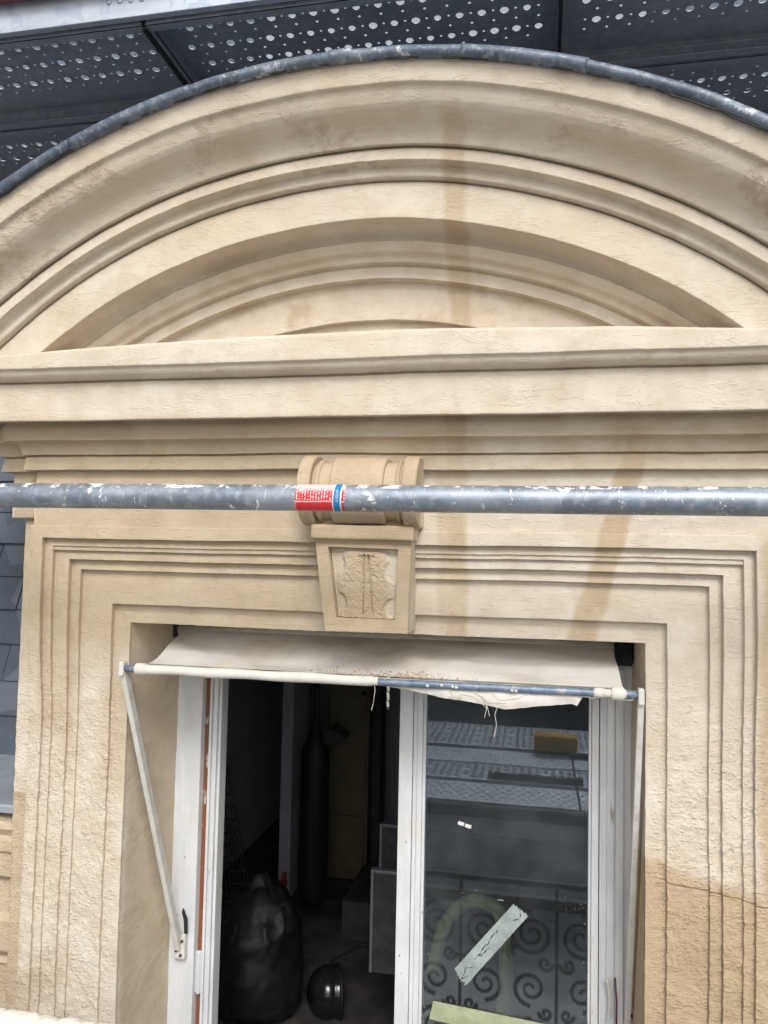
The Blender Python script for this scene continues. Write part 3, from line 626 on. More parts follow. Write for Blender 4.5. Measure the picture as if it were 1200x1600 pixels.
# torn flap hanging behind the bare bar
N = 90; xs = np.linspace(.018, .508, N)
def flaplow(x):
    pts = [(.018, .010), (.097, .019), (.164, .030), (.23, .036), (.295, .046), (.372, .035), (.428, .028), (.436, .032), (.446, .015), (.508, .010)]
    return np.interp(x, [p[0] for p in pts], [p[1] for p in pts])
P = np.zeros((N, 10, 3))
for i, x in enumerate(xs):
    L_ = flaplow(x) + .0005 * random.uniform(-1, 1)
    for j in range(10):
        v = j / 9; P[i, j] = (x, BY + .010 - .012 * math.sin(v * 2.2) * (L_ / .04), bz(x) + .007 - (L_ + .004) * v)
P[..., 1] += .0025 * vn(P * np.array([40, 1, 60.]), 4)
Pb = P.copy(); Pb[..., 1] += .0012; gg = G().grid(P); gg.grid(Pb); gg.build('torn_flap', 'hem', AW, smooth=True)
def thr(pts, Y=BY - .004):
    q = [at(x, y, Y) for x, y in pts]; q = np.array(q); t = np.linspace(0, len(q) - 1, 26); q = np.stack([np.interp(t, range(len(q)), q[:, k]) for k in range(3)], -1)
    q[:, 1] += .002 * np.sin(t * 3); return q
for pts in ([(584, 1064), (586, 1080), (584, 1095), (580, 1110)], [(777, 1106), (773, 1116), (776, 1132), (772, 1152)], [(754, 1088), (761, 1104), (757, 1122)], [(760, 1100), (765, 1119)],
            [(740, 1080), (762, 1096), (790, 1098)], [(768, 1082), (780, 1094), (812, 1090), (826, 1083)], [(722, 1084), (745, 1090), (760, 1106)], [(700, 1075), (712, 1094), (722, 1080)],
            [(905, 1085), (925, 1092), (945, 1080)], [(968, 1070), (982, 1082), (990, 1092)], [(962, 1068), (975, 1094), (990, 1094)], [(600, 1062), (625, 1050), (655, 1058)]):
    G().tube(thr(pts), .00055, 5).build('loose_thread', 'thread', AW, smooth=True)
# white drips stuck on the bare bar
for px in (668, 690, 707, 713, 800, 806, 935, 942):
    p = at(px, 1066 + (px - 590) * .052, BY - .007); G().lathe((p[0], p[1], p[2] + random.uniform(-.004, .003)), [(.001, -.004), (.0032, -.002), (.0036, .002), (.001, .004)], 'x' if px > 900 else 'y', 10).build('plaster_drip', 'hem', AW, smooth=True)
# arms
def arm(p0, p1, w=.020, d=.012):
    p0, p1 = np.array(p0, float), np.array(p1, float); t = (p1 - p0) / np.linalg.norm(p1 - p0); xv = np.array([1., 0, 0]); xv -= t * xv.dot(t); xv /= np.linalg.norm(xv); nv_ = np.cross(t, xv)
    c = lambda p: [p + xv * a * d / 2 + nv_ * b * w / 2 for a, b in ((-1, -1), (1, -1), (1, 1), (-1, 1))]
    return G().hexa(c(p0), c(p1))
for sx, top_, bot in ((-1, (-.558, BY, 1.343), (-.5085, .182, .620)), (1, (.558, BY, 1.345), (.5590, .182, .585))):
    a_ = arm(top_, bot).build('arm', 'arm', AW, bevel=.0015)
    G().box(top_[0] - .006, top_[0] + .006, BY - .011, BY + .011, 1.320, 1.352).build('arm_knuckle', 'arm', a_, bevel=.003)
    G().lathe((top_[0], BY - .0075, 1.326), [(.0025, -.0015), (.0025, .001)], 'y', 10).build('rivet', 'iron', a_)
    b = np.array(bot); bp = G().prism([(b[0] - .014, .180, b[2] - .028), (b[0] + .016, .180, b[2] - .028), (b[0] + .016, .180, b[2] + .035), (b[0] + .006, .180, b[2] + .035)], (0, .017, 0))
    br = bp.build('bracket', 'arm', AW, bevel=.004)
    for dx, dz in ((.009, .018), (.006, -.016), (-.006, -.006)):
        G().lathe((b[0] + dx, .179, b[2] + dz), [(.0028, -.0035), (.0034, -.002), (.0034, .002)], 'y', 12).build('screw', 'skin', br, smooth=True)
G().prism([(-.5035, .183, .715), (-.491, .183, .690), (-.489, .183, .655), (-.497, .183, .653), (-.499, .183, .685), (-.505, .183, .705)], (0, .006, 0)).build('stay_clip', 'iron', AW, bevel=.001)
# crumbs lying on the canvas
cr = G()
for _ in range(300):
    px = random.choice((random.gauss(650, 45), random.uniform(470, 730))); off = abs(random.gauss(0, 5))
    v = 1 - off / 75.; x = float(at(px, 1060, -.04)[0]); s_ = random.uniform(.0007, .0024)
    y = .170 + (BY + .006 - .170) * v; z = 1.4075 + (BZ + .011 - 1.4075) * v - .001
    cr.lathe((x, y, z + .0012), [(s_ * .5, -s_ * .5), (s_ * random.uniform(.8, 1.3), 0), (s_ * .4, s_ * .6)], 'z', 5)
tag(cr.build('plaster_crumbs', 'crumb'), 'brown plaster crumbs lying on the awning canvas along its front bar', 'crumbs', kind='stuff')

# ================================================================== SCAFFOLD TUBE with sticker
TZ, TY, TR = 1.703, -.30, .0243
ST = thing('scaffold_tube', 'galvanised scaffold tube splashed with plaster crossing before the window head', 'tube', (0, TY, TZ))
TA = .0
xs = np.linspace(-2.2, 2.2, 120); G().tube([(x, TY, TZ - .0028 * x + .0018) for x in xs], TR, 40).build('tube_body', 'tube', ST, smooth=True)
def shell(x0, x1, r, mat, nm, a0=-75, a1=120, rag=0):
    # angle 0 faces the camera (-Y), 90 up
    A = np.radians(np.linspace(a0, a1, 40)); X = np.linspace(x0, x1, 24)
    P = np.array([[(x + (rag * math.sin(a * 3.1 + 1) if i in (0, 23) else 0) + .0015 * math.sin(a), TY - r * math.cos(a), TZ - .0028 * x + .0018 + r * math.sin(a)) for a in A] for i, x in enumerate(X)])
    Q = P.copy(); Q[..., 1] = TY + (Q[..., 1] - TY) * (TR - .001) / r
    return G().grid(P).build(nm, mat, ST, smooth=True)
xa, xb, xc, xd = [float(at(px, 778, TY - TR)[0]) for px in (460, 519, 533, 538)]
st = shell(xa, xd, TR + .0004, 'sticker', 'sticker', rag=.001)
st['label'] = 'worn red sticker with tiny white lettering'
shell(xb, xc, TR + .0007, 'white', 'sticker_border'); shell(xb + .0022, xc - .0022, TR + .0010, 'blue', 'blue_stripe')
lt = G()                                                     # worn illegible letters running round the blue stripe
for k in range(9):
    a = math.radians(30 - k * 6.2); 
    for dx in (-.0016, .0008):
        x = (xb + xc) / 2 + dx + random.uniform(-.0003, .0003); r = TR + .0013; da = math.radians(random.uniform(1.2, 2.4))
        zt = TZ - .0028 * x + .0018; xo = .0015 * math.sin(a)
        lt.addv([(x + xo + ddx, TY - r * math.cos(a + dd), zt + r * math.sin(a + dd)) for ddx, dd in ((0, -da), (.0017, -da), (.0017, da * .2), (0, da * .4))], [(0, 1, 2, 3)])
lt.build('sticker_lettering', 'white', ST)

# crusted lower rail
n = 420; xs = np.linspace(-2.0, -.38, n); path = np.stack([xs, -.36 + 0 * xs, .728 + .002 * np.sin(xs * 9)], -1)
ct = G().tube(path, .0245, 26)
def crust(P):
    Q = P.copy(); c = P.copy(); c[:, 1] = -.36; c[:, 2] = .728; d = P - c; d /= np.linalg.norm(d, axis=1)[:, None] + 1e-9
    return P + d * (.004 * np.abs(vn(P * 60, 1)) + .0065 * np.abs(vn(P * 28, 2)) + .0015 * vn(P * 160, 3))[:, None]
tag(ct.build('crusted_rail', 'crust', smooth=True, disp=crust), 'low rail caked in rough white plaster at the bottom left', 'rail')

# ================================================================== SCAFFOLD DECK OVERHEAD
HZ = 2.80
def cell(gg, x0, x1, y0, y1, r, n, z=0., lip=0):
    cx, cy = (x0 + x1) / 2, (y0 + y1) / 2
    if r == 0: gg.addv([(x0, y0, z), (x1, y0, z), (x1, y1, z), (x0, y1, z)], [(0, 1, 2, 3)]); return
    V = []
    for k in range(n):
        a = 2 * math.pi * k / n; c, s_ = math.cos(a), math.sin(a); m = max(abs(c), abs(s_)); V.append((cx + c / m * (x1 - x0) / 2, cy + s_ / m * (y1 - y0) / 2, z))
    for k in range(n): a = 2 * math.pi * k / n; V.append((cx + r * 1.06 * math.cos(a), cy + r * 1.06 * math.sin(a), z))
    for k in range(n): a = 2 * math.pi * k / n; V.append((cx + r * math.cos(a), cy + r * math.sin(a), z - lip))
    gg.addv(V, [(k, (k + 1) % n, n + (k + 1) % n, n + k) for k in range(n)] + [(n + k, n + (k + 1) % n, 2 * n + (k + 1) % n, 2 * n + k) for k in range(n)])
def plank_meshes(L, big=.0092, yo=0.):
    "local: x 0..L, y 0..0.32, plate at z=0, flanges hang down"
    gp = G(); cxp = .0245; nx = int(round((L - .02) / cxp)); xs0 = (L - nx * cxp) / 2; rows = [(.0800 + .0315 * k) for k in range(-1, 6)]
    gp.box(0, L, .0, rows[0] - .01575, -.0008, .0012) if 0 else None
    cell(gp, 0, L, 0, rows[0] - .01575, 0, 0); cell(gp, 0, L, rows[-1] + .01575, .32, 0, 0)
    cell(gp, 0, xs0, rows[0] - .01575, rows[-1] + .01575, 0, 0); cell(gp, L - xs0, L, rows[0] - .01575, rows[-1] + .01575, 0, 0)
    for k, y in enumerate(rows):
        for i in range(nx):
            x = xs0 + i * cxp; kk = k - 1
            if kk in (0, 4) and i % 2 == 0: r, n_ = big, 16
            elif kk == 2 and i % 2 == 1: r, n_ = big, 16
            elif kk in (1, 3) and i % 2 == 0: r, n_ = .0032, 8
            elif kk in (-1, 5) and i % 2 == 1: r, n_ = .0030, 8
            elif kk in (0, 2, 4) : r, n_ = .0028, 8
            else: r, n_ = 0, 0
            if r and (i in (0, nx - 1)): r = 0
            if r == big: r *= random.uniform(.86, 1.08)
            cell(gp, x, x + cxp, y - .01575, y + .01575, r, n_, 0, .0025 if r > .005 else 0)
    def rail(y, s_):
        gg = G(); gg.box(0, L, y, y + .0022, -.046, .0015); gg.box(0, L, min(y, y + s_ * .020), max(y, y + s_ * .020), -.046, -.0435)
        for dz in (-.012, -.028): gg.tube([(0.002, y + s_ * .0012 + .001, dz), (L - .002, y + s_ * .0012 + .001, dz)], .0026, 8)
        return gg
    ge = G().box(0, .003, .003, .317, -.044, -.001)
    ge2 = G().box(L - .003, L, .003, .317, -.044, -.001)
    return gp, rail(0, 1), rail(.3178, -1), ge, ge2
ends = {}
bays = [(-1.985, -.512, 'left'), (-.503, .389, 'middle'), (.398, 1.871, 'right')]
ordn = ['front', 'second', 'third', 'fourth', 'fifth', 'sixth']
def copytree(o, parent=None):
    c = o.copy(); SC.collection.objects.link(c); c.parent = parent
    for ch in o.children: copytree(ch, c)
    return c
for x0, x1, bn in bays:
    L = x1 - x0; root = thing('scaffold_plank', 'x', 'scaffold plank', (0, 0, 0), 'perforated steel planks of the deck overhead')
    gp, ra, rb_, ea, eb = plank_meshes(L)
    gp.build('perforated_plate', 'plank', root); ra.build('side_rail', 'plank', root); rb_.build('side_rail', 'plank', root); ea.build('end_plate', 'plank', root); eb.build('end_plate', 'plank', root)
    for k in range(6):
        o = root if k == 0 else copytree(root)
        o.location = (x0, -.163 + .325 * k, HZ + random.uniform(-.003, .003)); o['label'] = 'perforated steel plank overhead, %s row back, %s of the three bays' % (ordn[k], bn)
# transoms between the bays, bright edge beam and red bar
for xx, side in ((-.5075, 'left'), (.3935, 'right')):
    o = G().tube([(xx, -.165, HZ - .028), (xx, 1.9, HZ - .028)], .0085, 12); o.box(xx - .004, xx + .004, -.16, 1.9, HZ - .05, HZ - .03)
    tag(o.build('transom', 'iron', smooth=False), 'thin dark crossbar under the %s joint of the overhead planks' % side, 'crossbar', 'crossbars under the overhead planks')
lb = thing('edge_beam', 'pale galvanised edge beam along the front of the overhead deck', 'beam', (0, -.17, HZ))
q = G().box(-2.4, 2.4, -.176, -.1675, HZ - .034, HZ + .046); q.box(-2.4, 2.4, -.186, -.1765, HZ - .036, HZ - .022); q.build('web', 'ledger', lb, bevel=.0015)
for k in range(4):
    x = -.585 + .0265 * k; G().lathe((x, -.1765, HZ + .012 - .001 * k), [(.006, -.0015), (.0062, .0), (.003, .0005)], 'y', 14).build('rivet', 'ledger', lb, smooth=True)
rd = G().box(-2.4, -.40, -.205, -.185, HZ + .031, HZ + .10).build('red_toe_board', 'red', bevel=.004); tag(rd, 'dark red board lying along the pale edge beam at top left', 'board')
# supporting standards of the deck, well outside the picture
for sx, sd_ in ((-1, 'left'), (1, 'right')):
    for yy_ in (-.12, 1.8):
        t = G().tube([(sx * 2.3, yy_, -.3 if yy_ < 0 else 1.0), (sx * 2.3, yy_, HZ + 1.0)], TR, 16).build('scaffold_standard', 'tube', smooth=True)
        tag(t, 'upright galvanised scaffold standard at the %s, %s the deck' % (sd_, 'before' if yy_ < 0 else 'behind'), 'scaffold post')

# ================================================================== IRON GUARD RAIL before the window (seen mirrored in the pane)
RY = -.285
IR = thing('iron_railing', 'black scrolled wrought-iron railing mirrored in the window pane', 'railing', (0, RY, -.05))
G().box(-1.05, 1.05, RY - .008, RY + .008, .642, .658).build('upper_rail', 'iron', IR, bevel=.002)
G().box(-1.05, 1.05, RY - .014, RY + .014, .580, .612).build('top_rail', 'iron', IR, bevel=.003)
G().box(-1.05, 1.05, RY - .008, RY + .008, .02, .035).build('bottom_rail', 'iron', IR, bevel=.002)
for x in np.arange(-.98, 1.0, .28): G().box(x - .005, x + .005, RY - .005, RY + .005, -.05, .640).build('baluster', 'iron', IR, bevel=.002)
def spiral(cx, cz, r0, turns, s_, ph, w=.0062):
    t = np.linspace(0, 1, 46); a = ph + s_ * t * turns * 2 * math.pi; r = r0 * (1 - .86 * t); return G().tube(np.stack([cx + r * np.cos(a), RY + 0 * t, cz + r * np.sin(a)], -1), w * (1 - .3 * t), 8)
for i, x in enumerate(np.arange(-.84, .9, .28)):
    for sx in (-1, 1):
        for dx, dz, r0, tn, sg, ph in ((.070, .505, .066, 2.2, 1, .5), (.066, .350, .050, 1.7, -1, -.5), (.108, .425, .022, 1.3, -1, 0), (.070, .20, .064, 2.1, 1, .5), (.110, .285, .020, 1.2, 1, 1.), (.055, .085, .040, 1.5, -1, -.5)):
            spiral(x + sx * dx, dz, r0, tn, sx * sg, math.pi * (ph if sx > 0 or abs(ph) == .5 else 1 - ph)).build('scroll', 'iron', IR, smooth=True)
    for cz in (.455, .20):
        for k in range(7):
            a = k * math.pi * 2 / 7; G().tube([(x, RY, cz), (x + .016 * math.cos(a), RY - .006, cz + .016 * math.sin(a)), (x + .030 * math.cos(a + .4), RY, cz + .030 * math.sin(a + .4))], [.004, .0065, .002], 6).build('leaf', 'iron', IR, smooth=True)

# ================================================================== behind the photographer (mirrored in the pane)
GY = .216
g = G().box(-3, 3, -3.20, -.50, -.16, -.11).build('scaffold_platform', 'deck', bevel=.004); tag(g, 'dusty grey platform facing the window, mirrored in the pane', 'platform')
uu, vv = np.meshgrid(np.linspace(-2.6, 2.6, 120), np.linspace(-.11, .37, 16), indexing='ij'); P = np.stack([uu, -1.765 + .010 * np.sin(uu * 5 + vv * 3) + .006 * np.sin(uu * 13), vv], -1); P2 = P + np.array([0, -.002, 0])
tag(G().grid(P).grid(P2).build('added_grey_sheet', 'ledger', smooth=True), 'grey sheet added under the walkway edge to brighten the pane reflection', 'sheet')  # added lit sheet, gives the pane its pale grey mirrored band
for bi, (x0, L) in enumerate(((-2.4, 1.473), (-.915, 1.473), (.57, 1.473))):
    root = thing('walkway_plank', 'x', 'walkway plank', (0, 0, 0), 'perforated walkway planks mirrored in the pane')
    gp = G(); nx = int(L / .043); cx_ = L / nx; ys = [.034 + .046 * k for k in range(7)]
    cell(gp, 0, L, 0, .011, 0, 0); cell(gp, 0, L, .011 + .046 * 6, .32, 0, 0)
    for k in range(6):
        for q_ in range(nx): cell(gp, q_ * cx_, (q_ + 1) * cx_, .011 + .046 * k, .011 + .046 * (k + 1), .0155 if (k + bi) % 3 or q_ % 5 else .006, 12, 0, .004)
    gp.build('perforated_plate', 'ledger', root)
    for y_ in (0, .3178): G().box(0, L, y_, y_ + .0022, -.05, .002).build('side_rail', 'ledger', root)
    g2 = G(); n2 = int(L / .05); c2 = L / n2; cell(g2, 0, L, 0, .025, 0, 0); cell(g2, 0, L, .295, .32, 0, 0)
    for k in range(6):
        for q_ in range(n2 * 2): cell(g2, q_ * c2 / 2, (q_ + 1) * c2 / 2, .025 + .045 * k, .025 + .045 * (k + 1), .0085 if (k + q_) % 2 else 0, 10, 0, .003)
    fine = thing('walkway_plank', 'x', 'walkway plank', (0, 0, 0), 'perforated walkway planks mirrored in the pane')
    g2.build('perforated_plate', 'ledger', fine)
    for y_ in (0, .3178): G().box(0, L, y_, y_ + .0022, -.05, .002).build('side_rail', 'ledger', fine)
    for k in range(5):
        if k in (0, 2): o = fine if k == 0 else copytree(fine)
        else: o = root if k == 1 else copytree(root)
        o.location = (x0, -2.07 - (.375 if k % 2 else .36) * k, .42); o['label'] = '%s perforated walkway plank opposite the window, %s row away, %s of three' % ('finely' if k in (0, 2) else 'coarsely', ordn[k], ('left', 'middle', 'right')[bi])
g = G().box(-3, 3, -3.6, -1.80, .28, .31).build('hole_dark_backing', 'black'); tag(g, 'black boards added under the walkway planks to darken their mirrored holes', 'boards')  # black backing added so the holes in the planks read dark
tt = np.linspace(-2.6, 2.6, 60); g = G().tube(np.stack([tt, -1.73 + .004 * np.sin(tt * 9), .385 + .003 * np.sin(tt * 23)], -1), .032 + .004 * np.sin(tt * 31), 14).build('walkway_edge_roll', 'iron', smooth=True); tag(g, 'dark rolled edge of the walkway, a dark band in the pane', 'edge roll')
for q_, (x_, y_, l_) in enumerate(((.1, -2.2, .5), (.55, -2.75, .4))): tag(G().box(x_, x_ + l_, y_, y_ + .035, .425, .45).build('loose_batten', 'floorm', bevel=.003), 'loose %s wooden batten lying on the mirrored walkway' % ('longer' if q_ == 0 else 'shorter'), 'batten')
g = G().box(-3.2, 3.2, -6.05, -5.95, -.2, 1.30).build('added_dark_hoarding', 'dusk', bevel=.01); tag(g, 'low dark hoarding added beyond the walkway to darken the pane reflection', 'hoarding')  # added low barrier, keeps the upper reflection dark without blocking the sky
sp = G()
def mir(px, py, z):
    r = RC @ np.array([(px - 600) / 1200., -(py - 800) / 1200., -1.]); t = (z - CP[2]) / r[2]; p = CP + r * t; return np.array([p[0], 2 * GY - p[1], z])
c = mir(868, 1174, .42); sp.box(c[0] - .13, c[0] + .13, c[1] - .08, c[1] + .08, .423, .525)
tag(sp.build('foam_block', 'sponge', bevel=.02, seg=3, smooth=True), 'yellow foam block on the walkway, mirrored in the window pane', 'foam block')

# ================================================================== ROOM BEHIND THE WINDOW
def st_(gg, nm, mat): o = gg.build(nm, mat); tag(o, kind='structure'); return o
RB = 3.0
st_(G().box(-.85, .85, .31, 1.2, -.10, -.02).box(-1.3, 1.5, 1.2, RB + .1, -.10, -.02), 'room_floor', 'floorm')
st_(G().box(-1.3, 1.5, 1.15, RB + .1, 2.3, 2.4).box(-.85, .85, .10, 1.15, 1.94, 1.97).box(-.85, .85, 1.15, 1.2, 1.97, 2.3), 'room_ceiling', 'roomwall')
st_(G().box(-1.3, -1.2, 1.2, RB + .1, -.02, 2.3), 'room_wall', 'roomwall'); st_(G().box(1.4, 1.5, 1.2, RB + .1, -.02, 2.3), 'room_wall', 'roomwall')
for x_ in (-.85, .82): st_(G().box(x_, x_ + .03, .31, 1.2, -.1, 1.94), 'room_wall', 'roomwall')
st_(G().box(-1.3, -.85, 1.15, 1.2, -.1, 2.3).box(.85, 1.5, 1.15, 1.2, -.1, 2.3), 'room_wall', 'roomwall')
fwall = G().box(-.85, -.535, .265, .31, -.1, 1.94).box(.575, .85, .265, .31, -.1, 1.94).box(-.535, .575, .262, .31, 1.43, 1.94); st_(fwall, 'room_wall', 'roomwall')
a_, b_ = at(597, 1073, RB), at(608, 1110, RB)
bw = G().box(-1.2, a_[0], RB, RB + .1, -.02, 2.3).box(b_[0], 1.4, RB, RB + .1, -.02, 2.3).box(a_[0], b_[0], RB, RB + .1, -.02, b_[2]).box(a_[0], b_[0], RB, RB + .1, a_[2] + .1, 2.3); st_(bw, 'room_wall', 'roomwall')
fg = G()
for k in range(3): fg.tube([( (a_[0] + b_[0]) / 2 + .016 * math.cos(t), RB + .05, b_[2] + .03 + k * .055 + .022 * math.sin(t)) for t in np.linspace(0, 5, 16)], .003, 6)
fg.tube([((a_[0] + b_[0]) / 2 - .006, RB + .05, b_[2] - .01), ((a_[0] + b_[0]) / 2 - .006, RB + .05, a_[2] + .1)], .0035, 6)
tag(fg.build('far_window_grille', 'iron', smooth=True), 'black scroll grille in the tiny bright far opening', 'grille')
def at_box(px0, py0, px1, py1, Y, d): a, b = at(px0, py1, Y), at(px1, py0, Y); return a[0], b[0], Y, Y + d, a[2], b[2]
# partition corner left
x0, x1, y0, y1, z0, z1 = at_box(428, 1000, 462, 1600, 1.9, .25); st_(G().box(x0, x1, y0, y1, -.02, 2.3), 'partition_wall', 'roomwall')
# ochre cabinet: carcass, doors, knob
x0, x1, y0, y1, z0, z1 = at_box(505, 1000, 580, 1425, 2.2, .45)
CB = thing('ochre_cabinet', 'dim ochre cabinet standing in the dark room', 'cabinet', (x0, y0, -.02))
G().box(x0, x1, y0, y1, -.02, 2.0).build('carcass', 'cabinet', CB, bevel=.006)
zm = at(550, 1245, 2.2)[2]; G().box(x0 + .012, x1 - .012, y0 - .018, y0 - .002, zm, 1.95).build('door', 'cabinet', CB, bevel=.003)
G().box(x0 + .012, x1 - .012, y0 - .018, y0 - .002, .05, zm - .09).build('door', 'cabinet', CB, bevel=.003)
kb = at(569, 1083, 2.17); G().lathe((kb[0], y0 - .03, kb[2]), [(.004, 0.012), (.010, 0), (.012, -.006), (.006, -.012)], 'y', 14).build('knob', 'black', CB, smooth=True)
x0, x1, y0, y1, z0, z1 = at_box(579, 1000, 598, 1300, 2.1, .1); tag(G().box(x0, x1, y0, y1, -.02, 2.3).build('dark_post', 'roomdark', bevel=.004), 'dark upright post beside the ochre cabinet', 'post')
# long black punch-bag-like sack
p0, p1 = at(487, 1150, 1.7), at(487, 1412, 1.7); hgt = p0[2] - p1[2]; prf = [(.02, 0), (.045, .01), (.062, .05), (.066, .15), (.064, hgt * .6), (.060, hgt - .06), (.04, hgt), (.015, hgt + .03), (.008, hgt + .35), (.008, hgt + .9)]
tag(G().lathe((p1[0], 1.7, p1[2]), prf, 'z', 28).build('hanging_bag', 'black', smooth=True), 'long black bag with rounded end hanging in the dark room', 'bag')
q = [at(x, y, 1.62) for x, y in ((515, 1136), (540, 1156), (519, 1168), (500, 1160), (503, 1144))]; tag(G().prism(q, (0, .12, 0)).build('folded_umbrella', 'roomdark', bevel=.01), 'dark angular folded cloth against the ochre cabinet', 'cloth')
# leaning wire mesh
ms = G(); Ym = 1.0
TL, BR, BL = at(343, 1125, Ym), at(392, 1400, Ym), at(330, 1400, Ym); TL2 = at(330, 1125, Ym)
for k in range(11):
    s_ = k / 10; a = TL * (1 - s_) + TL2 * s_; b = BR * (1 - s_) + BL * s_; ms.tube([a, b], .0022, 5)
for k in range(15):
    s_ = k / 14; a = TL * (1 - s_) + BR * s_; b = TL2 * (1 - s_) + BL * s_; ms.tube([a, b], .0018, 5)
tag(ms.build('wire_mesh', 'iron', smooth=True), 'dark wire mesh leaning at the left inside the room', 'mesh')
# big black rolled bag, red tool case
bb = G(); c = at(392, 1480, 1.0)
bb.lathe((c[0], 1.05, .0), [(.10, -.02), (.16, .02), (.17, .14), (.15, .28), (.10, .37), (.05, .42), (.03, .46)], 'z', 30)
BBo = bb.build('black_bin_bag', 'black', smooth=True, subd=.014, disp=lambda P: P + .022 * v3(P, 8) + .016 * np.abs(v3(P * np.array([1, 1, .5]), 26, 3)) + .007 * v3(P, 70, 4)); tag(BBo, 'large crumpled black bag on the floor at the left of the room', 'bag')
q = at(442, 1425, 1.30)
RT = thing('red_fire_extinguisher', 'dark red extinguisher standing behind the black bag', 'extinguisher', (q[0], 1.30, q[2] - .06))
G().lathe((q[0], 1.30, q[2] - .07), [(.034, -q[2] + .05), (.037, -q[2] + .06), (.037, .10), (.030, .13), (.014, .145), (.012, .17)], 'z', 22).build('cylinder', 'redp', RT, smooth=True)
G().box(q[0] - .03, q[0] + .012, 1.29, 1.31, q[2] + .10, q[2] + .118).box(q[0] - .008, q[0] + .008, 1.29, 1.31, q[2] + .09, q[2] + .15).build('valve', 'redp', RT, bevel=.002)
G().tube([(q[0] - .02, 1.29, q[2] + .11), (q[0] - .06, 1.28, q[2] + .05), (q[0] - .055, 1.28, q[2] - .08)], .007, 8).build('discharge_hose', 'black', RT, smooth=True)
# glossy black helmet lying on its side, with rim
c = at(512, 1550, 1.1); hz = -.02
HM = thing('glossy_helmet', 'glossy dark helmet-like dome on the floor with a small highlight', 'helmet', (c[0], 1.1, c[2] - .07))
prof = [(.004, -.075)] + [(.088 * math.sin(t), -.075 * math.cos(t)) for t in np.linspace(.2, 1.9, 14)] + [(.092, .034), (.088, .04)]
hp = G().lathe((0, 0, 0), prof, 'x', 30); hv = np.array(hp.v); ra_ = math.radians(20); M_ = np.array([[math.cos(ra_), -math.sin(ra_), 0], [math.sin(ra_), math.cos(ra_), 0], [0, 0, 1]]); hv = hv @ M_.T + np.array([c[0], 1.1, c[2]]); hp.v = [tuple(p) for p in hv]; hp.build('shell', 'gloss', HM, smooth=True)
rg = G().tube([np.array([c[0], 1.1, c[2]]) + M_ @ np.array([.042, .088 * math.cos(a), .088 * math.sin(a)]) for a in np.linspace(0, 6.28, 30)], .006, 8); rg.build('rim', 'black', HM, smooth=True)
q = [at(x, y, 1.05) for x, y in ((360, 1595), (395, 1568), (430, 1552), (450, 1530), (462, 1520))]; tag(G().tube(q, .0035, 8).build('white_cable', 'cable', smooth=True), 'pale cable curving over the floor in front of the black bag', 'cable')
q = [at(x, y, 1.2) for x, y in ((540, 1500), (520, 1495), (512, 1520), (522, 1500), (560, 1478), (600, 1470))]; tag(G().tube(q, .004, 8).build('dark_cable', 'black', smooth=True), 'dark cable looping from the helmet towards the framed panel', 'cable')
# framed panels leaning at the mullion
for (px0, py0, px1, py1, Y, lab) in ((579, 1370, 660, 1520, .8, 'lower'), (594, 1296, 660, 1375, 1.0, 'upper')):
    x0, x1, y0, y1, z0, z1 = at_box(px0, py0, px1, py1, Y, .02)
    FP = thing('framed_panel', 'dark panel in a thin grey frame by the mullion, the %s of two' % lab, 'framed panel', (x0, y0, z0), 'framed panels behind the mullion')
    G().box(x0, x1, y0 + .006, y1, z0, z1).build('board', 'roomdark', FP)
    G().box(x0 - .006, x0 + .004, y0, y1 + .003, z0, z1 + .006).box(x0 + .0045, x1, y0, y1 + .003, z1 - .004, z1 + .006).build('frame', 'greyf', FP, bevel=.001)
x0, x1, y0, y1, z0, z1 = at_box(505, 1515, 680, 1600, 1.35, .5); tag(G().box(x0, x1 + .3, 1.6, 2.0, -.02, .14).build('low_crate', 'floorm', bevel=.006), 'low dark wooden crate on the room floor', 'crate')
# pale yellow hose behind the pane
q = [at(x, y, .62) for x, y in ((676, 1520), (690, 1455), (712, 1418), (745, 1404), (778, 1418), (787, 1450), (791, 1500), (790, 1545), (782, 1600), (776, 1660))]
q = np.array(q); t = np.linspace(0, len(q) - 1, 60); q = np.stack([np.interp(t, range(len(q)), q[:, k]) for k in range(3)], -1)
for _ in range(4): q[1:-1] = (q[:-2] + q[1:-1] * 2 + q[2:]) / 4
tag(G().tube(q, .019, 14).build('yellow_hose', 'yel', smooth=True), 'pale yellow-green hose arching behind the right window pane', 'hose')

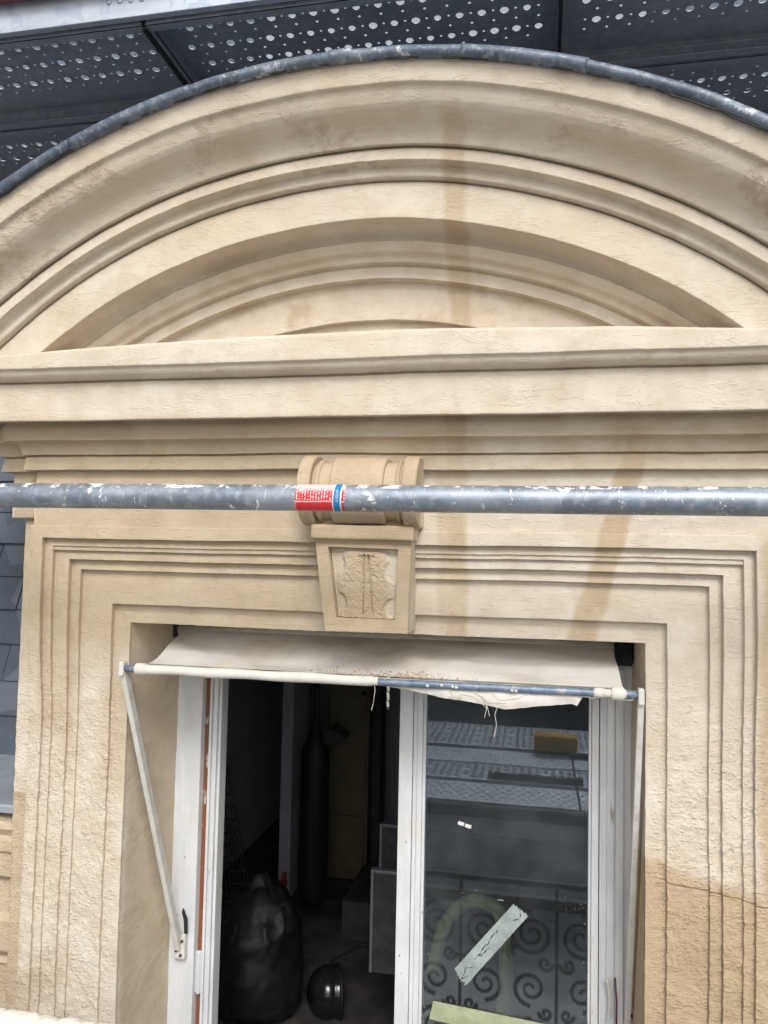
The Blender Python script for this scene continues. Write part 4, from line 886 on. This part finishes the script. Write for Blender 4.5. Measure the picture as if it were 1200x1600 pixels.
# ================================================================== TAPE ON THE PANE
def strip(corners, nm, mat, lab, ragA, ragB, th=.0007, holes=()):
    # corners: start-left, end-left, end-right, start-right in picture measures, on the glass
    a, b, c, d = [np.array(at(x, y, .2132)) for x, y in corners]; n = 138; m = 27; P = np.zeros((n, m, 3))
    for i in range(n):
        s_ = i / (n - 1); l = a + (b - a) * s_; r = d + (c - d) * s_
        for j in range(m):
            v = j / (m - 1); ex = 0.
            if i == 0: ex = -ragA * random.random()
            if i == n - 1: ex = ragB * random.uniform(-.5, 1)
            e = .0
            if j in (0, m - 1): e = random.uniform(-.0010, .0006) * (1 if j else .2)
            P[i, j] = l + (r - l) * v + (b - a) / np.linalg.norm(b - a) * ex + (r - l) / np.linalg.norm(r - l) * e
    P[..., 1] = .2132 - .0004 * np.abs(vn(P * 120, 3)); gg = G().grid(P); Q = P.copy(); Q[..., 1] = .2139; gg.grid(Q)
    if holes:                                            # torn-out slits: drop quads
        keep = []; 
        for f in gg.f:
            i, j = (f[0] % (n * m)) // m, f[0] % m
            i /= 3.; j /= 3.; bw_ = .40 + .25 * math.sin(i * 1.7)
            if any(i0 <= i < i1 and j0 <= j - (i - i0) * sl - .25 * math.sin(i * .9) < j0 + bw_ * min(1, (i1 - i), (i - i0 + .3)) for i0, i1, j0, sl in holes): continue
            keep.append(f)
        gg.f = keep
    tag(gg.build(nm, mat), lab, 'tape', 'strips of tape on the window pane')
strip([(801, 1414), (710, 1514), (728, 1540), (824, 1433)], 'tape_strip', 'tapeg', 'torn grey-white tape stuck diagonally on the window pane', .006, .006, holes=((14, 28, 2, .09), (27, 34, 3, .12), (24, 31, 5, -.12), (37, 41, 5, -.5), (39, 45, 3, .3), (42, 46, 6, -.4), (0, 4, 4, .8), (3, 7, 6, -.4)))
strip([(850, 1600), (677, 1564), (671, 1592), (846, 1636)], 'tape_strip', 'tapey', 'pale green tape stuck across the pane at its bottom edge', .002, .001)
for q_, (x0, y0) in enumerate(((716, 1283), (727, 1287))):
    strip([(x0 + 1, y0), (x0 + 10, y0 + 3), (x0 + 8, y0 + 8), (x0 - 1, y0 + 5)], 'tape_fragment', 'white', 'tiny white scrap stuck on the upper pane, %s of the two' % ('left' if q_ == 0 else 'right'), .0005, .0005)
